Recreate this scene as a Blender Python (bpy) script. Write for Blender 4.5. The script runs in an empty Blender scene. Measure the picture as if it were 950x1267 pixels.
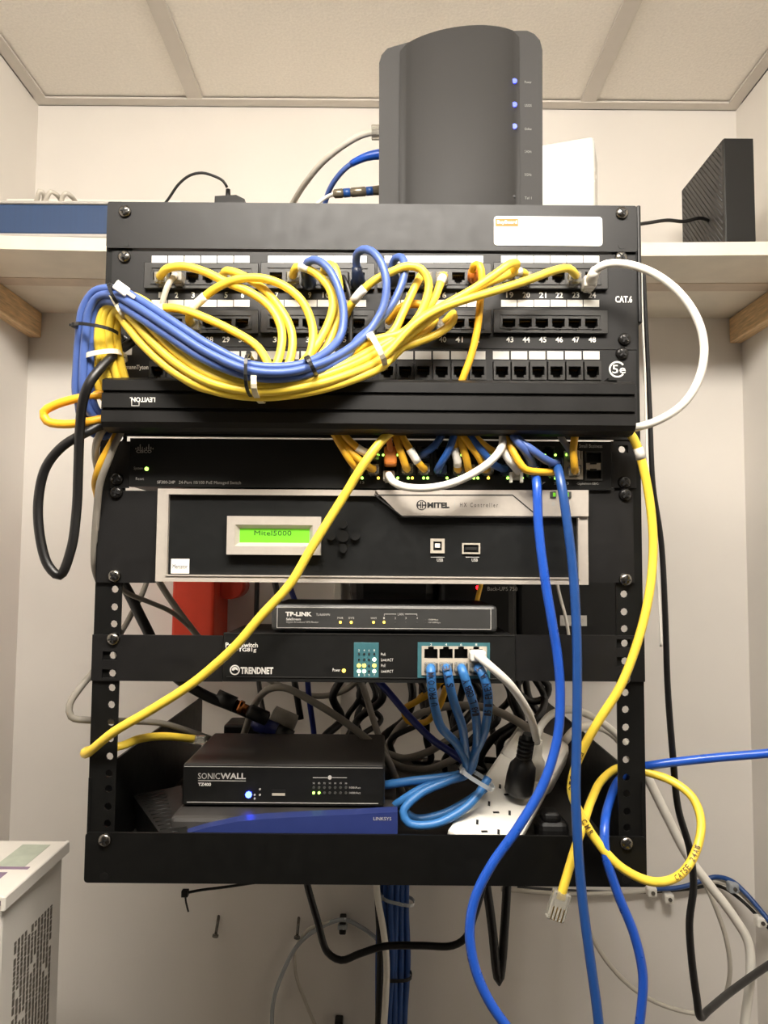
import bpy, bmesh, math, random
from mathutils import Vector, Matrix

# ------------------------------------------------------------------ camera, world, light, exposure
SC = bpy.context.scene
COL = SC.collection
F_PX, CAM = 950.0, Vector((0.0, -0.68, 1.55))
PITCH, ROLL = math.radians(3.9), math.radians(0.45)
_F = Vector((0, math.cos(PITCH), math.sin(PITCH)))
_R0 = Vector((1, 0, 0)); _U0 = Vector((0, -math.sin(PITCH), math.cos(PITCH)))
_R = _R0 * math.cos(ROLL) + _U0 * math.sin(ROLL)
_U = -_R0 * math.sin(ROLL) + _U0 * math.cos(ROLL)
cd = bpy.data.cameras.new('camera'); cam = bpy.data.objects.new('camera', cd); COL.objects.link(cam)
cd.sensor_fit = 'HORIZONTAL'; cd.sensor_width = 36.0; cd.lens = 36.0 * F_PX / 950.0
cd.clip_start = 0.02; cd.clip_end = 30
mw = Matrix((_R, _U, -_F)).transposed().to_4x4(); mw.translation = CAM
cam.matrix_world = mw
SC.camera = cam

W = bpy.data.worlds.new('world'); SC.world = W; W.use_nodes = True
W.node_tree.nodes['Background'].inputs[0].default_value = (1.0, 0.95, 0.88, 1)
W.node_tree.nodes['Background'].inputs[1].default_value = 0.1

CEIL_Z = 2.278
LIGHT_POS = Vector((0.007, -0.60, CEIL_Z))     # the closet's surface mounted lamp; its glowing lens is built with the ceiling
LAMP_STRENGTH = 40.0

SC.view_settings.view_transform = 'Standard'; SC.view_settings.look = 'None'
SC.view_settings.gamma = 1.0; SC.view_settings.use_curve_mapping = False
SC.view_settings.exposure = 0.52

# ------------------------------------------------------------------ helpers
random.seed(7)
def P(px, py, Y=0.0):
    d = _F * F_PX + _R * (px - 475.0) + _U * (633.5 - py)
    return CAM + d * ((Y - CAM.y) / d.y)
def K(Y): return (Y - CAM.y) / F_PX                 # metres per photo pixel at depth Y
def rect(x0, y0, x1, y1, Y=0.0):
    mx, my = (x0 + x1) / 2, (y0 + y1) / 2
    return P(x0, my, Y).x, P(x1, my, Y).x, P(mx, y1, Y).z, P(mx, y0, Y).z

def lin(c):
    c = c / 255.0
    return c / 12.92 if c <= 0.04045 else ((c + 0.055) / 1.055) ** 2.4
MATS = {}
def mat(name, rgb, rough=0.5, metal=0.0, var=0.12, scale=60.0, bump=0.0, emit=0.0, trans=0.0, rvar=0.08, spec=0.5, coat=0.0, erg=None, stretch=None):
    m = bpy.data.materials.new(name); m.use_nodes = True
    nt = m.node_tree; b = nt.nodes['Principled BSDF']
    col = (lin(rgb[0]), lin(rgb[1]), lin(rgb[2]), 1)
    tc = nt.nodes.new('ShaderNodeTexCoord')
    src = tc.outputs['Object']
    if stretch:
        mp = nt.nodes.new('ShaderNodeMapping'); mp.inputs['Scale'].default_value = stretch
        nt.links.new(src, mp.inputs['Vector']); src = mp.outputs['Vector']
    nz = nt.nodes.new('ShaderNodeTexNoise'); nz.inputs['Scale'].default_value = scale; nz.inputs['Detail'].default_value = 4
    nt.links.new(src, nz.inputs['Vector'])
    rp = nt.nodes.new('ShaderNodeValToRGB')
    rp.color_ramp.elements[0].position = 0.3; rp.color_ramp.elements[1].position = 0.7
    rp.color_ramp.elements[0].color = tuple(c * (1 - var) for c in col[:3]) + (1,)
    rp.color_ramp.elements[1].color = tuple(min(1, c * (1 + var)) for c in col[:3]) + (1,)
    nt.links.new(nz.outputs['Fac'], rp.inputs['Fac']); nt.links.new(rp.outputs['Color'], b.inputs['Base Color'])
    mr = nt.nodes.new('ShaderNodeMapRange'); mr.inputs['To Min'].default_value = max(0.02, rough - rvar); mr.inputs['To Max'].default_value = min(1, rough + rvar)
    nt.links.new(nz.outputs['Fac'], mr.inputs['Value']); nt.links.new(mr.outputs['Result'], b.inputs['Roughness'])
    b.inputs['Metallic'].default_value = metal; b.inputs['Specular IOR Level'].default_value = spec
    b.inputs['Coat Weight'].default_value = coat
    b.inputs['Transmission Weight'].default_value = trans
    if emit:
        e = erg or rgb
        b.inputs['Emission Color'].default_value = (lin(e[0]), lin(e[1]), lin(e[2]), 1); b.inputs['Emission Strength'].default_value = emit
    if bump:
        bp = nt.nodes.new('ShaderNodeBump'); bp.inputs['Strength'].default_value = bump; bp.inputs['Distance'].default_value = 0.001
        nt.links.new(nz.outputs['Fac'], bp.inputs['Height']); nt.links.new(bp.outputs['Normal'], b.inputs['Normal'])
    MATS[name] = m
    return m

class MB:
    """collects shapes; build() links them as ONE mesh object"""
    def __init__(s): s.v = []; s.f = []; s.m = []; s.sm = []
    def add(s, vs, fs, mi=0, smooth=False, T=None):
        o = len(s.v)
        s.v += [(T @ Vector(v)) if T else Vector(v) for v in vs]
        for f in fs: s.f.append(tuple(i + o for i in f)); s.m.append(mi); s.sm.append(smooth)
        return s
    def box(s, x0, x1, y0, y1, z0, z1, mi=0, T=None):
        vs = [(x0,y0,z0),(x1,y0,z0),(x1,y1,z0),(x0,y1,z0),(x0,y0,z1),(x1,y0,z1),(x1,y1,z1),(x0,y1,z1)]
        return s.add(vs, [(0,3,2,1),(4,5,6,7),(0,1,5,4),(1,2,6,5),(2,3,7,6),(3,0,4,7)], mi, T=T)
    def rbox(s, x0, x1, y0, y1, z0, z1, r=0.002, seg=2, mi=0, T=None):
        bm = bmesh.new(); bmesh.ops.create_cube(bm, size=1)
        for v in bm.verts: v.co = Vector(((x0+x1)/2 + v.co.x*(x1-x0), (y0+y1)/2 + v.co.y*(y1-y0), (z0+z1)/2 + v.co.z*(z1-z0)))
        r = min(r, abs(x1-x0)*.49, abs(y1-y0)*.49, abs(z1-z0)*.49)
        bmesh.ops.bevel(bm, geom=bm.edges[:], offset=r, segments=seg, affect='EDGES', profile=0.5)
        bm.verts.index_update()
        s.add([v.co.copy() for v in bm.verts], [[v.index for v in f.verts] for f in bm.faces], mi, False, T); bm.free(); return s
    def prism(s, poly, y0, y1, mi=0, T=None, axis='Y'):
        """poly in XZ (axis Y), YZ (axis X) or XY (axis Z), extruded from y0 to y1"""
        n = len(poly)
        def pt(p, d): return (p[0], d, p[1]) if axis == 'Y' else ((d, p[0], p[1]) if axis == 'X' else (p[0], p[1], d))
        vs = [pt(p, y0) for p in poly] + [pt(p, y1) for p in poly]
        fs = [tuple(range(n)), tuple(range(2*n-1, n-1, -1))] + [(i, i+n, (i+1) % n + n, (i+1) % n) for i in range(n)]
        return s.add(vs, fs, mi, T=T)
    def cyl(s, c, r, h, axis='Y', n=12, mi=0, r2=None, smooth=True, T=None):
        """from c along +axis by h"""
        r2 = r if r2 is None else r2; vs = []
        for k, rr in ((0, r), (1, r2)):
            for i in range(n):
                a = 2*math.pi*i/n; u, w = math.cos(a)*rr, math.sin(a)*rr
                d = h*k
                vs.append(Vector(c) + (Vector((u, d, w)) if axis == 'Y' else Vector((d, u, w)) if axis == 'X' else Vector((u, w, d))))
        o = len(s.v)
        s.add(vs, [(i, (i+1) % n, (i+1) % n + n, i+n) for i in range(n)], mi, smooth, T)
        s.add([], [], mi)
        s.f.append(tuple(o+i for i in range(n-1, -1, -1))); s.m.append(mi); s.sm.append(False)
        s.f.append(tuple(o+n+i for i in range(n))); s.m.append(mi); s.sm.append(False)
        return s
    def tube(s, pts, r, n=9, mi=0, caps=True):
        rs = r if isinstance(r, (list, tuple)) else [r]*len(pts)
        pts = [Vector(p) for p in pts]; o = len(s.v); N = len(pts)
        t0 = (pts[1]-pts[0]).normalized()
        up = Vector((0, 0, 1)) if abs(t0.z) < 0.9 else Vector((1, 0, 0))
        nrm = (up - t0*up.dot(t0)).normalized(); vs = []
        for i in range(N):
            t = (pts[min(i+1, N-1)] - pts[max(i-1, 0)])
            t = t.normalized() if t.length > 1e-9 else t0
            nrm = nrm - t*nrm.dot(t)
            nrm = nrm.normalized() if nrm.length > 1e-9 else t.orthogonal().normalized()
            bn = t.cross(nrm)
            for k in range(n):
                a = 2*math.pi*k/n; vs.append(pts[i] + nrm*math.cos(a)*rs[i] + bn*math.sin(a)*rs[i])
        fs = [(i*n+k, i*n+(k+1) % n, (i+1)*n+(k+1) % n, (i+1)*n+k) for i in range(N-1) for k in range(n)]
        s.add(vs, fs, mi, True)
        if caps:
            s.f.append(tuple(o+k for k in range(n-1, -1, -1))); s.m.append(mi); s.sm.append(False)
            s.f.append(tuple(o+(N-1)*n+k for k in range(n))); s.m.append(mi); s.sm.append(False)
        return s
    def perforated(s, x0, x1, z0, z1, rects, y0, y1, mi=0):
        """plate with rectangular windows (rects: x0,x1,z0,z1)"""
        zs = sorted(set([z0, z1] + [min(max(z, z0), z1) for r in rects for z in r[2:]]))
        for za, zb in zip(zs, zs[1:]):
            if zb - za < 1e-6: continue
            zc = (za+zb)/2; iv = sorted((max(r[0], x0), min(r[1], x1)) for r in rects if r[2] < zc < r[3])
            x = x0
            for a, b in iv:
                if a > x + 1e-6: s.box(x, a, y0, y1, za, zb, mi)
                x = max(x, b)
            if x1 > x + 1e-6: s.box(x, x1, y0, y1, za, zb, mi)
        return s
    def mesh(s, name, mats, origin):
        me = bpy.data.meshes.new(name)
        me.from_pydata([v - origin for v in s.v], [], s.f)
        for m in (mats if isinstance(mats, (list, tuple)) else [mats]): me.materials.append(MATS[m])
        me.polygons.foreach_set('material_index', s.m); me.polygons.foreach_set('use_smooth', s.sm)
        me.validate(); me.update(); return me
    def build(s, name, mats, parent=None, label=None, cat=None, group=None, kind=None, origin=None):
        if origin is None:
            xs = [v.x for v in s.v]; ys = [v.y for v in s.v]; zs = [v.z for v in s.v]
            origin = Vector(((min(xs)+max(xs))/2, (min(ys)+max(ys))/2, min(zs)))
        o = bpy.data.objects.new(name, s.mesh(name, mats, origin)); COL.objects.link(o)
        return place(o, origin, parent, label, cat, group, kind)
WO = {}
def place(o, origin, parent=None, label=None, cat=None, group=None, kind=None):
    o.location = origin - WO[parent.name] if parent else origin
    if parent: o.parent = parent
    WO[o.name] = Vector(origin)
    if label: o['label'] = label
    if cat: o['category'] = cat
    if group: o['group'] = group
    if kind: o['kind'] = kind
    return o
def thing(name, loc, label, cat, group=None, kind=None):
    o = bpy.data.objects.new(name, None); o.empty_display_size = 0.02; COL.objects.link(o)
    return place(o, Vector(loc), None, label, cat, group, kind)
def inst(me, name, loc, parent, rot=None):
    o = bpy.data.objects.new(name, me); COL.objects.link(o)
    if rot: o.rotation_euler = rot
    return place(o, Vector(loc), parent)
def boxpx(mb, x0, y0, x1, y1, Yf, Yb, mi=0, r=0):
    a, b, c, d = rect(x0, y0, x1, y1, Yf)
    if r: mb.rbox(a, b, Yf, Yb, c, d, r, 2, mi)
    else: mb.box(a, b, Yf, Yb, c, d, mi)
    return mb
def rrect(x0, x1, z0, z1, r, n=4):
    pts = []
    for cx, cz, a0 in ((x1-r, z1-r, 0), (x0+r, z1-r, 90), (x0+r, z0+r, 180), (x1-r, z0+r, 270)):
        for i in range(n+1):
            a = math.radians(a0 + 90*i/n); pts.append((cx+math.cos(a)*r, cz+math.sin(a)*r))
    return pts

_fc = {}
def text_data(s, bold=0.0):
    """flat outline of a word as (verts2d, faces)"""
    if (s, bold) in _fc: return _fc[(s, bold)]
    cu = bpy.data.curves.new('t', 'FONT'); cu.body = s; cu.size = 1; cu.resolution_u = 2; cu.offset = bold
    o = bpy.data.objects.new('t', cu); COL.objects.link(o)
    me = bpy.data.meshes.new_from_object(o.evaluated_get(bpy.context.evaluated_depsgraph_get()))
    vs = [(v.co.x, v.co.y) for v in me.vertices]; fs = [tuple(p.vertices) for p in me.polygons]
    bpy.data.objects.remove(o); bpy.data.curves.remove(cu); bpy.data.meshes.remove(me)
    x0 = min(v[0] for v in vs); x1 = max(v[0] for v in vs); y0 = min(v[1] for v in vs); y1 = max(v[1] for v in vs)
    vs = [((x-x0)/max(x1-x0, 1e-6), (y-y0)/max(y1-y0, 1e-6)) for x, y in vs]
    _fc[(s, bold)] = (vs, fs); return _fc[(s, bold)]
def lettering(s, x0, y0, x1, y1, Y, m, parent, flip=False, bold=0.0, name='lettering', T=None):
    """print s so that it fills the photo box x0..x1, y0..y1 on the plane Y"""
    vs, fs = text_data(s, bold); a, b, c, d = rect(x0, y0, x1, y1, Y)
    mb = MB(); q = []
    for u, w in vs:
        if flip: u, w = 1-u, 1-w
        q.append(Vector((a+(b-a)*u, Y, c+(d-c)*w)))
    mb.add(q, fs)
    return mb.build(name, m, parent)

def smooth_path(pts, step=0.004):
    """centripetal Catmull-Rom through world points, resampled"""
    pts = [Vector(p) for p in pts]
    pts = [2*pts[0]-pts[1]] + pts + [2*pts[-1]-pts[-2]]
    out = []
    for i in range(1, len(pts)-2):
        p0, p1, p2, p3 = pts[i-1:i+3]
        t0 = 0; t1 = t0 + max((p1-p0).length, 1e-5)**.5; t2 = t1 + max((p2-p1).length, 1e-5)**.5; t3 = t2 + max((p3-p2).length, 1e-5)**.5
        n = max(2, int((p2-p1).length/step))
        for k in range(n):
            t = t1 + (t2-t1)*k/n
            A1 = p0*((t1-t)/(t1-t0)) + p1*((t-t0)/(t1-t0)); A2 = p1*((t2-t)/(t2-t1)) + p2*((t-t1)/(t2-t1)); A3 = p2*((t3-t)/(t3-t2)) + p3*((t-t2)/(t3-t2))
            B1 = A1*((t2-t)/(t2-t0)) + A2*((t-t0)/(t2-t0)); B2 = A2*((t3-t)/(t3-t1)) + A3*((t-t1)/(t3-t1))
            out.append(B1*((t2-t)/(t2-t1)) + B2*((t-t1)/(t2-t1)))
    out.append(pts[-2]); return out
def arc(path):
    L = [0.0]
    for a, b in zip(path, path[1:]): L.append(L[-1] + (b-a).length)
    return L
def sub(path, a, b):
    """piece of a path between arc lengths a and b (metres, negative from the end)"""
    L = arc(path); T = L[-1]
    if a < 0: a += T
    if b <= 0: b += T
    return [p for p, l in zip(path, L) if a <= l <= b]
def W3(pts): return [P(x, y, Y/1000.0) for x, y, Y in pts]
CAT_GROUP = {}
def cable(name, label, m, dia, pts, group=None, sleeves=(), seg=9, cat='cable', world=None, step=0.004):
    """pts: photo x, y and depth in mm; dia: width in photo pixels at the mean depth"""
    w = world or W3(pts)
    path = smooth_path(w, step)
    ym = sorted(p.y for p in path)[len(path)//2]
    d0, d1 = dia if isinstance(dia, tuple) else (dia, dia)
    n = len(path); rr = [(d0 + (d1-d0)*i/(n-1)) * K(ym) / 2 for i in range(n)]; r = rr[0]
    o = MB().tube(path, rr, seg).build(name, m, None, label, cat, group)
    for a, b, sm in sleeves:
        q = sub(path, a, b)
        if len(q) > 1: MB().tube(q, r*1.10, seg).build('label_sleeve', sm, o)
    return o, path, r

# ------------------------------------------------------------------ materials
mat('wall_paint', (225, 220, 213), 0.7, var=0.03, scale=6, bump=0.05)
mat('ceiling_tile', (238, 233, 225), 0.9, var=0.05, scale=260, bump=0.5)
mat('grid_metal', (206, 200, 192), 0.55, var=0.02)
mat('lamp_lens', (245, 240, 230), 0.5, var=0.01, emit=LAMP_STRENGTH, erg=(255, 247, 236))
mat('floor_vinyl', (95, 88, 80), 0.5, var=0.1, scale=12)
mat('shelf_paint', (226, 217, 200), 0.6, var=0.05, scale=25, bump=0.08)
mat('shelf_strip', (206, 190, 170), 0.7, var=0.06, scale=40)
mat('raw_wood', (232, 198, 150), 0.65, var=0.22, scale=30, bump=0.12, stretch=(12, 1.2, 12))
mat('black_panel', (15, 14, 14), 0.48, var=0.12, scale=90, bump=0.06, spec=0.42)
mat('black_rail', (9, 9, 8), 0.48, var=0.15, scale=90, bump=0.06, spec=0.3)
mat('black_plastic', (16, 16, 15), 0.48, var=0.12, scale=120, spec=0.36)
mat('duct_plastic', (15, 14, 13), 0.48, var=0.1, scale=40, spec=0.36)
mat('jack_grey', (44, 43, 41), 0.4, var=0.1, scale=150)
mat('jack_dark', (8, 8, 8), 0.6, var=0.1)
mat('gold', (190, 150, 70), 0.3, metal=1.0, var=0.08)
mat('paper_white', (236, 233, 226), 0.7, var=0.02)
mat('paper_grey', (205, 202, 196), 0.7, var=0.03)
mat('paper_orange', (200, 112, 52), 0.7, var=0.05)
mat('print_white', (225, 222, 215), 0.6, var=0.02)
mat('print_grey', (184, 181, 175), 0.6, var=0.03)
mat('print_dark', (30, 28, 27), 0.6, var=0.03)
mat('print_faded', (98, 92, 84), 0.7, var=0.05)
mat('print_brown', (96, 72, 20), 0.6, var=0.05)
mat('ink', (18, 22, 48), 0.6, var=0.05)
mat('screw_metal', (120, 117, 112), 0.22, metal=1.0, var=0.1)
mat('screw_black', (40, 39, 38), 0.25, metal=0.6, var=0.1)
mat('steel', (178, 174, 166), 0.3, metal=1.0, var=0.06)
mat('bezel_silver', (190, 182, 172), 0.38, metal=0.25, var=0.03, scale=200)
mat('socket_silver', (182, 174, 160), 0.35, var=0.04)
mat('coax_nickel', (128, 118, 100), 0.25, metal=0.5, var=0.15)
mat('print_dim', (128, 126, 122), 0.6, var=0.03)
mat('bezel_dark', (22, 23, 23), 0.4, var=0.08, scale=150, spec=0.36)
mat('lcd_green', (110, 190, 45), 0.35, var=0.03, emit=0.22, erg=(105, 205, 40))
mat('lcd_ink', (40, 82, 22), 0.5, var=0.02)
mat('led_green', (190, 255, 120), 0.4, emit=3.0, erg=(170, 255, 90), var=0.02)
mat('led_yellow', (255, 220, 90), 0.4, emit=3.0, erg=(255, 205, 70), var=0.02)
mat('led_white', (235, 255, 225), 0.4, emit=2.0, erg=(225, 255, 205), var=0.02)
mat('led_blue', (60, 80, 255), 0.4, emit=1.3, erg=(25, 40, 255), var=0.02)
mat('led_blue_bright', (120, 140, 255), 0.4, emit=14.0, erg=(40, 60, 255), var=0.02)
mat('led_red', (255, 40, 50), 0.4, emit=6.0, erg=(255, 20, 30), var=0.02)
mat('led_off', (70, 70, 66), 0.4, var=0.05)
mat('teal_label', (52, 100, 108), 0.55, var=0.04)
mat('modem_grey', (44, 43, 42), 0.62, var=0.05, scale=30, bump=0.05, spec=0.25)
mat('modem_flange', (50, 49, 48), 0.62, var=0.04, scale=200, bump=0.05, spec=0.25)
mat('grey_plastic', (54, 54, 53), 0.42, var=0.06, scale=90)
mat('white_plastic', (232, 228, 218), 0.4, var=0.02)
mat('white_gloss', (240, 238, 232), 0.25, var=0.01)
mat('clear_plastic', (225, 222, 210), 0.12, var=0.02, trans=0.75)
mat('c_yellow', (238, 205, 68), 0.42, var=0.05, scale=80)
mat('c_orange', (226, 172, 40), 0.45, var=0.05, scale=80)
mat('c_amber', (247, 178, 40), 0.4, var=0.05, scale=80)
mat('c_copper', (205, 120, 45), 0.45, var=0.05, scale=80)
mat('c_blue_soft', (70, 95, 158), 0.42, var=0.05, scale=80)
mat('c_blue', (32, 80, 178), 0.3, var=0.05, scale=80)
mat('c_blue_deep', (30, 70, 132), 0.36, var=0.05, scale=80)
mat('c_blue_light', (54, 114, 176), 0.42, var=0.05, scale=80)
mat('c_navy', (32, 42, 112), 0.4, var=0.05, scale=80)
mat('boot_navy', (24, 38, 66), 0.4, var=0.05, scale=80)
mat('c_white', (228, 224, 214), 0.45, var=0.03, scale=80)
mat('c_grey', (140, 134, 124), 0.5, var=0.05, scale=80)
mat('c_grey_warm', (190, 184, 172), 0.5, var=0.05, scale=80)
mat('c_black', (15, 14, 14), 0.42, var=0.1, scale=80)
mat('tie_white', (226, 216, 190), 0.45, var=0.04)
mat('tie_black', (20, 20, 20), 0.4, var=0.05)
mat('tie_clear', (200, 206, 210), 0.25, var=0.04, trans=0.45)
mat('red_plastic', (206, 58, 30), 0.45, var=0.05)
mat('wrapped_blue', (40, 64, 100), 0.55, var=0.06, scale=6, stretch=(60, 1, 1))
mat('lip_grey', (176, 172, 166), 0.55, var=0.04)
mat('linksys_blue', (40, 52, 106), 0.38, var=0.04)
mat('cardboard', (205, 199, 186), 0.75, var=0.05, scale=20)
mat('carton_white', (214, 210, 202), 0.5, var=0.06, scale=14)
mat('carton_purple', (120, 100, 122), 0.5, var=0.2, scale=25)
mat('carton_blue', (110, 132, 170), 0.5, var=0.1, scale=25)
mat('carton_green', (168, 176, 160), 0.5, var=0.12, scale=60)
mat('dusty_metal', (52, 50, 47), 0.7, var=0.4, scale=14, bump=0.1)
mat('dusty_top', (48, 46, 44), 0.45, var=0.55, scale=18)
mat('copper', (176, 110, 62), 0.25, metal=1.0, var=0.1)
mat('hdd_black', (44, 43, 41), 0.42, var=0.12, scale=60)

# ------------------------------------------------------------------ the room
XW = 0.557                       # half width of the closet
YB = 0.5                         # back wall
def struct(name, mb, m): return mb.build(name, m, None, kind='structure')
struct('floor', MB().box(-3, 3, -5, YB + 0.1, -0.06, 0), 'floor_vinyl')
struct('wall_back', MB().box(-XW - 0.1, XW + 0.1, YB, YB + 0.1, 0, CEIL_Z + 0.1), 'wall_paint')
struct('wall_left', MB().box(-XW - 0.1, -XW, -0.3, YB, 0, CEIL_Z + 0.1), 'wall_paint')
struct('wall_right', MB().box(XW, XW + 0.1, -0.3, YB, 0, CEIL_Z + 0.1), 'wall_paint')
struct('wall_beside_left', MB().box(-3, -XW - 0.1, -0.3, -0.2, 0, CEIL_Z + 0.1), 'wall_paint')
struct('wall_beside_right', MB().box(XW + 0.1, 3, -0.3, -0.2, 0, CEIL_Z + 0.1), 'wall_paint')
struct('wall_room_left', MB().box(-3.1, -3, -5, -0.2, 0, CEIL_Z + 0.1), 'wall_paint')
struct('wall_room_right', MB().box(3, 3.1, -5, -0.2, 0, CEIL_Z + 0.1), 'wall_paint')
struct('wall_front', MB().box(-3.1, 3.1, -5.1, -5, 0, CEIL_Z + 0.1), 'wall_paint')
ceil = struct('ceiling', MB().box(-3, 3, -5, YB + 0.1, CEIL_Z + 0.03, CEIL_Z + 0.1), 'ceiling_tile')
TX = [-2.774 + 0.618*k for k in range(10)]
TY = [YB, -0.72, -2.17]
edgeX = [-3] + TX + [3]; edgeY = [YB, -0.72, -1.94, -3.16, -4.38, -5]
for i in range(len(edgeX)-1):
    for j in range(5):
        a, b = edgeX[i] + 0.003, edgeX[i+1] - 0.003; c, d = edgeY[j+1] + 0.003, edgeY[j] - 0.003
        MB().rbox(a, b, c, d, CEIL_Z + 0.004, CEIL_Z + 0.018, 0.004, 1).build('ceiling_tile', 'ceiling_tile', ceil)
for x in TX:
    mb = MB().box(x-0.012, x+0.012, -5, YB - 0.001, CEIL_Z, CEIL_Z + 0.003); mb.box(x-0.002, x+0.002, -5, YB - 0.001, CEIL_Z + 0.003, CEIL_Z + 0.028)
    mb.build('grid_bar', 'grid_metal', ceil)
for y in edgeY[1:5]:
    MB().box(-3, 3, y-0.012, y+0.012, CEIL_Z - 0.0004, CEIL_Z + 0.0026).build('grid_bar', 'grid_metal', ceil)
def angle(name, x0, x1, y0, y1, vx0, vx1, vy0, vy1):
    mb = MB().box(x0, x1, y0, y1, CEIL_Z - 0.001, CEIL_Z + 0.002); mb.box(vx0, vx1, vy0, vy1, CEIL_Z - 0.001, CEIL_Z + 0.02)
    o = mb.build(name, 'grid_metal', None, kind='structure')
angle('trim_1', -XW, XW, YB-0.02, YB, -XW, XW, YB-0.002, YB)
angle('trim_2', -XW, -XW+0.02, -0.3, YB-0.02, -XW, -XW+0.002, -0.3, YB-0.02)
angle('trim_3', XW-0.02, XW, -0.3, YB-0.02, XW-0.002, XW, -0.3, YB-0.02)
lt = thing('ceiling_light', (LIGHT_POS.x, LIGHT_POS.y, CEIL_Z), 'surface mounted ceiling lamp with a wraparound white lens', 'ceiling light')
x, y = LIGHT_POS.x, LIGHT_POS.y
MB().rbox(x-0.33, x+0.33, y-0.13, y+0.13, CEIL_Z-0.018, CEIL_Z-0.0006, 0.003).build('housing', 'white_plastic', lt)
ln = [(y + 0.115*math.cos(math.radians(a)), CEIL_Z-0.018 - 0.085*abs(math.sin(math.radians(a)))**0.8) for a in range(0, 181, 15)]
MB().prism(ln, x-0.31, x+0.31, axis='X').build('lens', 'lamp_lens', lt)

# ------------------------------------------------------------------ shelf and cleats
SY, SB, ST = 0.25, 1.939, 1.956
sh = thing('wall_shelf', (0, YB, SB), 'long cream painted shelf board across the closet behind the rack', 'shelf')
mb = MB(); N = 16; vs = []; fs = []
def sag(x): return -0.006 * (1 - (x/XW)**2)
for i in range(N+1):
    x = -XW + 2*XW*i/N; s = sag(x)
    vs += [(x, SY, SB+s), (x, SY, ST+s), (x, YB, ST), (x, YB, SB)]
for i in range(N):
    a = 4*i; b = a+4
    fs += [(a, b, b+1, a+1), (a+1, b+1, b+2, a+2), (a+2, b+2, b+3, a+3), (a+3, b+3, b, a)]
fs += [(0, 1, 2, 3), (4*N+3, 4*N+2, 4*N+1, 4*N)]
mb.add(vs, fs); mb.build('board', 'shelf_paint', sh)
mb = MB(); vs = []; fs = []
for i in range(N+1):
    x = -XW + 2*XW*i/N; s = sag(x)*0.62
    vs += [(x, 0.347, SB+s-0.0012), (x, 0.347, SB+s+0.003), (x, 0.376, SB+s*0.8+0.003), (x, 0.376, SB+s*0.8-0.0012)]
for i in range(N):
    a = 4*i; b = a+4; fs += [(a, b, b+1, a+1), (a+2, b+2, b+3, a+3), (a+3, b+3, b, a)]
mb.add(vs, fs); mb.build('underside_strip', 'shelf_strip', sh)
MB().rbox(-XW, -XW+0.019, 0.02, YB, SB-0.040, SB-0.0005, 0.002).build('shelf_cleat', 'raw_wood', None, 'bare pine cleat under the shelf against the left wall', 'cleat')
MB().rbox(XW-0.019, XW, 0.02, YB, SB-0.040, SB-0.0005, 0.002).build('shelf_cleat', 'raw_wood', None, 'bare pine cleat under the shelf against the right wall', 'cleat')

# ------------------------------------------------------------------ rack frame
RXL, RXR = -0.2540, 0.2285
rail_top, rail_bot = P(460, 256, 0).z, P(460, 1092, 0).z
rack = thing('wall_rack', (0, 0.25, rail_bot), 'open black steel wall rack with two perforated rails', 'rack')
def rail(xl, xr, xh, holes, flange_side):
    mb = MB(); r = 0.0033; c = 0.0050
    zs = sorted(holes, reverse=True); z = rail_top; seen = []
    def q(z1, z0): mb.add([(xl, 0, z0), (xr, 0, z0), (xr, 0, z1), (xl, 0, z1)], [(0, 1, 2, 3)])
    for zc in zs:
        if z - (zc + c) > 1e-5: q(z, zc + c)
        ring_o = [(xr, zc), (xr, zc+c), (xh, zc+c), (xl, zc+c), (xl, zc), (xl, zc-c), (xh, zc-c), (xr, zc-c)]
        ring_i = [(xh + r*math.cos(math.radians(45*k)), zc + r*math.sin(math.radians(45*k))) for k in range(8)]
        o = [(p[0], 0, p[1]) for p in ring_o] + [(p[0], 0, p[1]) for p in ring_i]
        mb.add(o, [(k, (k+1) % 8, (k+1) % 8 + 8, k+8) for k in range(8)])
        z = zc - c
    q(z, rail_bot)
    ob = mb.build('rail', 'black_rail', rack)
    md = ob.modifiers.new('thickness', 'SOLIDIFY'); md.thickness = 0.002; md.offset = -1
    fx = xl if flange_side < 0 else xr
    MB().box(min(fx, fx-flange_side*0.002), max(fx, fx-flange_side*0.002), 0.001, 0.028, rail_bot, rail_top).build('rail_flange', 'black_rail', rack)
LH = P(142, 730, 0).x; RH = P(772, 735, 0).x
lh = [P(142, y, 0).z for y in (542, 556, 577, 729, 751, 772, 790, 811, 833, 851, 872, 894, 914, 936, 957, 976, 998, 1019)]
rh = [P(772, y, 0).z for y in (540, 556, 577, 735, 757, 778, 796, 818, 838, 857, 878, 900, 918, 940, 962, 982, 1004, 1024)]
rail(RXL, P(151, 715, 0).x, LH, lh, -1)
rail(P(764, 900, 0).x, RXR, RH, rh, 1)
for xx in (RXL + 0.002, RXR - 0.006):
    MB().box(xx, xx+0.004, 0.028, YB, P(460, 300, 0).z - 0.02, P(460, 300, 0).z + 0.02).build('wall_arm', 'black_rail', rack)
MB().box(RXL + 0.006, RXR - 0.006, YB - 0.004, YB, P(460, 300, 0).z - 0.02, P(460, 300, 0).z + 0.02).build('wall_plate', 'black_rail', rack)

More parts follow.
